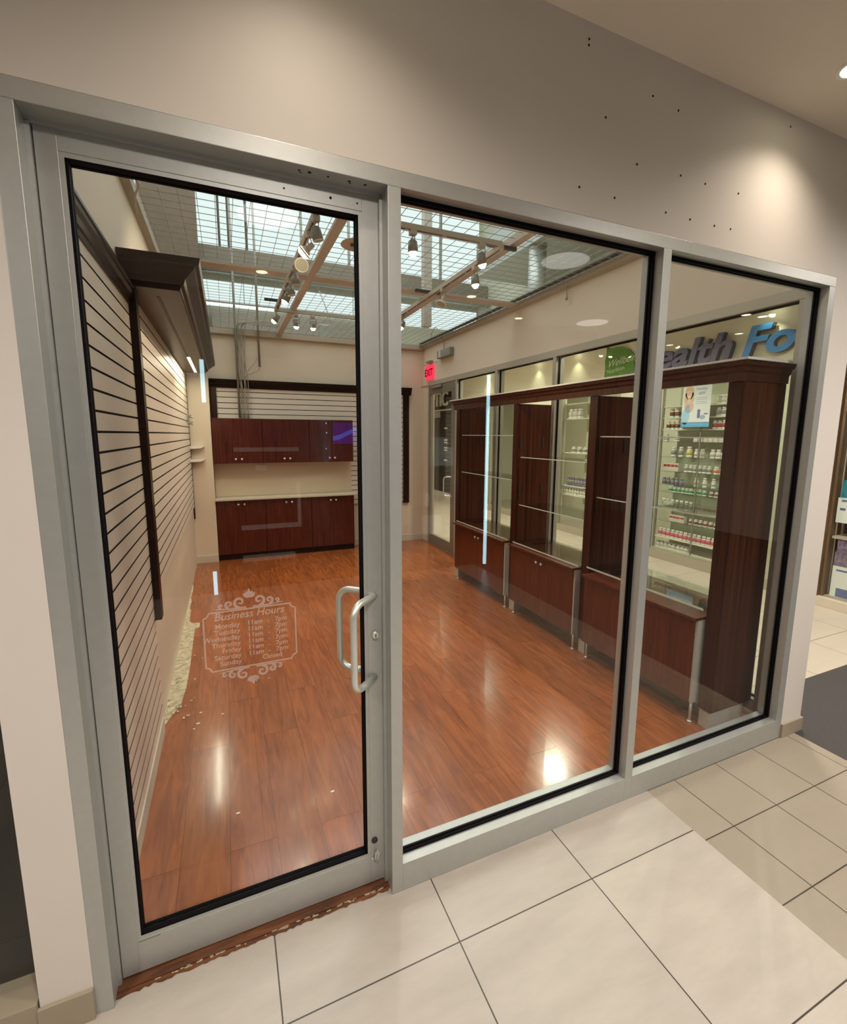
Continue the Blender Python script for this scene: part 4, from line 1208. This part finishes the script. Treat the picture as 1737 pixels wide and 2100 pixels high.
def row(z, y0, y1, n_, mat, r, h, lab, grp, kind='bottle', nm='supplement_bottle', cat='bottle', depth=1):
    me = bottle(mat, r, h, kind=kind)
    for d_ in range(depth):
        for i in range(n_):
            y = y0 + (y1 - y0) * i / max(1, n_ - 1)
            put(me, nm, XS + .02 + d_ * .085, y + random.uniform(-.003, .003), z, lab if n_ == 1 else lab + ', ' + ORD[i] + ' from left', grp, cat)
sup = 'in the health store window'
row(2.040, 3.31, 3.13, 3, 'lab_brown', .034, .125, 'white capped brown bottle on the shelf left of the poster top', 'brown bottles left of the poster')
row(2.195 - .0, 2.62, 2.50, 3, 'lab_white', .036, .115, 'white jar on the top shelf right of the poster', 'white jars on the top shelf')
row(2.040 + .0, 2.62, 2.48, 3, 'lab_grey', .036, .115, 'grey labelled white jar one shelf below the top, right of the poster', 'grey labelled jars right of the poster')
row(1.875 - .0, 3.36, 3.14, 4, 'lab_brown', .030, .115, 'brown labelled bottle left of the poster foot', 'brown bottles beside the poster foot')
row(1.875, 2.66, 2.46, 4, 'lab_red', .030, .115, 'red labelled bottle right of the poster foot', 'red labelled bottles right of the poster')
row(1.705, 2.90, 2.47, 7, 'lab_white', .028, .055, 'short white carton in the row under the poster', 'short white cartons under the poster', kind='box', nm='carton', cat='carton')
row(1.705, 3.38, 3.20, 2, 'lab_white', .036, .11, 'white bottle at the left end of the shelf under the poster', 'white bottles under the poster')
row(1.490, 3.24, 3.12, 2, 'lab_grey', .034, .14, 'tall grey bottle on the shelf with the yellow one', 'tall grey bottles')
row(1.490, 2.99, 2.99, 1, 'lab_yellow', .038, .15, 'tall bottle with a yellow label', 'yellow labelled bottle')
row(1.490, 2.88, 2.80, 2, 'lab_white', .032, .12, 'white bottle right of the yellow labelled one', 'white bottles right of the yellow one')
row(1.490, 2.65, 2.50, 3, 'lab_white', .032, .12, 'white bottle at the right end of the yellow bottle shelf', 'white bottles at the shelf end')
row(1.285, 3.34, 3.16, 4, 'lab_red', .030, .11, 'white carton with a red flash', 'red flashed cartons', kind='box', nm='carton', cat='carton')
row(1.285, 3.02, 2.68, 6, 'lab_grey', .030, .105, 'white capped bottle right of the red flashed cartons', 'white capped bottles beside the red cartons', depth=1)
row(1.285, 2.58, 2.50, 2, 'lab_orange', .032, .10, 'white bottle with an orange band', 'orange banded bottles')
row(1.095, 3.36, 3.08, 5, 'lab_purple', .028, .095, 'dark purple bottle at the left of its shelf', 'dark purple bottles')
row(1.095, 2.85, 2.60, 3, 'lab_white', .026, .13, 'slim pale bottle right of the purple ones', 'slim pale bottles')
row(.985, 3.24, 2.72, 9, 'lab_green', .028, .075, 'small white bottle with a green label', 'green labelled bottles')
row(.985, 2.62, 2.48, 3, 'lab_brown', .028, .065, 'small bottle with a brown label, right of the green ones', 'small brown labelled bottles')
row(.735, 3.34, 2.90, 7, 'glassware', .030, .14, 'clear grey bottle on the lower glass shelf', 'clear bottles on the lower shelf')
row(.735, 2.82, 2.47, 6, 'lab_brown', .028, .10, 'brown labelled carton right of the clear bottles', 'brown labelled cartons', kind='box', nm='carton', cat='carton')
row(.565, 3.18, 3.00, 4, 'lab_red', .030, .09, 'red and white carton above the pink row', 'red cartons above the pink row', kind='box', nm='carton', cat='carton')
row(.565, 2.88, 2.52, 6, 'lab_brown', .028, .08, 'brown labelled bottle above the pink row', 'brown bottles above the pink row')
row(.315, 3.36, 2.46, 14, 'lab_pink', .030, .12, 'white bottle with a pink label in the long low row', 'pink labelled bottles')
row(.15, 3.38, 2.90, 8, 'lab_white', .034, .09, 'white tub on the lowest shelf', 'white tubs on the lowest shelf', nm='white_tub', cat='tub')
row(2.09, 5.44, 5.20, 3, 'lab_white', .055, .17, 'large white tub on the narrow shelving', 'large white tubs on the narrow shelving', nm='white_tub', cat='tub')
row(1.47, 5.33, 4.90, 4, 'lab_grey', .045, .11, 'grey white jar halfway up the narrow shelving', 'grey jars on the narrow shelving')
row(.86, 5.44, 4.85, 9, 'lab_purple', .030, .17, 'purple bottle on the narrow shelving', 'purple bottles on the narrow shelving')
row(.69, 5.52, 4.85, 10, 'lab_white', .034, .13, 'white bottle under the purple ones on the narrow shelving', 'white bottles on the narrow shelving')

# wall washers over the store front
for y_, wh in ((1.95, 'over the blue word'), (5.16, 'over the narrow window'), (6.28, 'over the far bay'), (8.2, 'farthest along')):
    light('facade_spot', 'SPOT', (6.08, y_, 3.19), 9, (1.0, .95, .62), 0.0, (0, 0, 0), 1.5, .9)
    tt = thing('recessed_lamp', (6.08, y_, ZC), 'small recessed lamp washing the store front across the passage, ' + wh, 'ceiling lamp')
    build('diffuser', MB().cyl((6.08, y_, ZC - .006), (6.08, y_, ZC - .001), .04, seg=20), 'lamp_small', tt)

# corner shop window at the far right edge
t = thing('corner_display_window', (XF, .9, 0), 'brown framed shop window with boxed goods at the far right edge', 'shop window')
build('side_panel', MB().box(XF + .03, XF + .44, 1.20, 1.225, .10, 2.7), 'stair_wood', t)
build('corner_post', MB().box(XF + .22, XF + .25, 1.185, 1.199, .12, 2.6).box(XF + .12, XF + .13, 1.190, 1.199, .12, 2.6), 'track_beige', t)
build('frame', MB().box(XF - .02, XF + .06, 1.226, 1.36, 0, 2.7).box(XF - .02, XF + .06, .2, 1.226, 2.6, 2.7), 'stair_wood', t)
build('sill', MB().box(XF - .035, XF + .06, .2, 1.36, 0, .10, .004), 'baseboard_white', t)
build('glass_pane', MB().box(XF + .01, XF + .016, .2, 1.224, .10, 2.6), 'wall_glass', t)
build('back_panel', MB().box(XF + .45, XF + .48, -.4, 1.28, 0, 2.9), 'dark_wall', t)
build('shelf', MB().box(XF + .03, XF + .36, .0, 1.18, .735, .76).box(XF + .03, XF + .36, .0, 1.18, .10, .12), 'track_beige', t)
def pack(nm, y0, y1, z0, z1, mat, lab, x0=XF + .04, dp=.08, extra=None):
    t_ = thing(nm, (x0, (y0 + y1) / 2, z0), lab, 'package')
    build('carton', MB().box(x0, x0 + dp, y1, y0, z0, z1, .002), mat, t_)
    if extra: 
        e_ = MB()
        for (a, b_, c, d_) in extra: e_.box(x0 - .001, x0, y0 + (y1 - y0) * b_, y0 + (y1 - y0) * a, z0 + (z1 - z0) * c, z0 + (z1 - z0) * d_)
        build('printed_panel', e_, 'poster_ink', t_)
plain('teal', (.02, .22, .30), .5, noise=.3, nscale=20); plain('violet_print', (.20, .15, .24), .5, noise=.5, nscale=26)
pack('teal_package', 1.155, .90, 1.165, 1.345, 'teal', 'teal printed package on top of the white machine box at far right', extra=None)
pack('machine_box', 1.175, .85, .905, 1.163, 'paper_white', 'white box with small dark printing above the shelf at far right', extra=[(.08, .22, .5, .6), (.3, .6, .45, .62), (.1, .5, .85, .93)])
pack('violet_package', 1.13, .80, .60, .730, 'violet_print', 'violet printed package directly under the shelf at far right')
pack('violet_package', 1.14, .80, .452, .598, 'violet_print', 'violet printed package second under the shelf at far right')
pack('large_package', 1.145, .80, .122, .450, 'paper_white', 'tall white and violet package at the bottom of the far right window', extra=[(.1, .8, .84, .9), (.15, .9, .02, .3)])
# columns carrying the violet stack
# ------------------------------------------------------------------ shops across the mall, seen mirrored in the glass
YO = -3.75
op = MB()
op.box(-4.5, 5.4, YO - .1, YO, 2.6, ZC)
op.box(-4.5, -0.6, YO - .1, YO, 0, 2.6)
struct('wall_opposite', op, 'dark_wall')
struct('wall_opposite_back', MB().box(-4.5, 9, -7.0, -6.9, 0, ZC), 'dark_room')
struct('wall_mall_left', MB().box(-4.6, -4.5, -7, 0, 0, ZC), 'wall_paint')
struct('wall_mall_right', MB().box(9.0, 9.1, -7, 14, 0, ZC), 'wall_paint')
for nm, x, z0, z1, lab in (('led_strip', 3.62, .04, 2.55, 'tall cool white light strip of the shop opposite, mirrored in the wide window'),
                      ('led_strip', .275, 2.10, 2.53, 'short cool white light strip of the shop opposite, mirrored high in the door glass'),
                      ('led_strip', .275, .03, .29, 'short cool white light strip of the shop opposite, mirrored low in the door glass')):
    build(nm, MB().box(x - .02, x + .02, YO, YO + .02, z0, z1), 'led_blue', label=lab, cat='light strip')
t = thing('television', (1.86, -4.5, 1.62), 'wall screen glowing blue in the shop opposite, mirrored over the wall cabinets', 'television')
build('screen', MB().box(1.73, 2.10, -4.33, -4.32, 1.66, 1.93), 'screen_purple', t)
build('bezel', MB().box(1.71, 2.12, -4.36, -4.331, 1.64, 1.95), 'dark_metal', t)
s = MB()
for i in range(14):
    u = i / 13; x = 1.74 + .35 * u; z = 1.78 + .05 * math.sin(u * 3.5 - 1.4)
    s.box(x - .014, x + .014, -4.3195, -4.319, z - .028, z + .028)
build('screen_glow', s, 'screen_blue', t)
for i, (x, z) in enumerate(((1.64, 1.92), (1.64, 1.80), (1.63, 1.60), (2.04, 2.0), (2.05, 1.8), (2.05, 1.6))):
    build('spot_bulb', MB().lathe((x, -4.3, z), [(.003, -.008), (.010, 0), (.003, .008)], 8), 'screen_white', label='tiny violet white display light around the mirrored screen, spot %s' % ['upper left', 'middle left', 'lower left', 'upper right', 'middle right', 'lower right'][i], cat='display light')
t = thing('display_stand', (.93, -4.3, 0), 'white framed low display stand in the shop opposite, mirrored on the base cabinets', 'display stand')
build('frame', MB().box(.58, 1.29, -4.34, -4.28, .62, .67).box(1.25, 1.29, -4.34, -4.28, .67, 1.20), 'white_plastic', t)
build('top_light', MB().box(.54, 1.29, -4.32, -4.30, 1.57, 1.62), 'white_plastic', t)
build('foot_rail', MB().box(.58, 1.20, -4.34, -4.28, .22, .29), 'white_plastic', t)
t = thing('store_cabinet', (3.45, -4.6, 0), 'dark cabinet with boxes in the shop opposite, mirrored at the far right bay', 'cabinet')
build('body', MB().box(2.95, 3.55, -4.9, -4.5, 0, .75).box(2.95, 3.55, -4.9, -4.85, .75, 2.2).box(2.95, 3.55, -4.86, -4.5, 1.3, 1.33), 'stair_wood', t)
build('boxes', MB().box(3.0, 3.3, -4.5, -4.46, .35, .62).box(3.05, 3.12, -4.7, -4.5, .76, .95).box(3.2, 3.5, -4.7, -4.5, 1.34, 1.6), 'paper_white', t)
build('picture', MB().box(3.15, 3.4, -4.5, -4.48, 1.45, 1.75), 'white_matte', t)
light('opposite_shop_light', 'AREA', (2.0, -4.9, 3.1), 10, (1.0, .9, .85), .6)
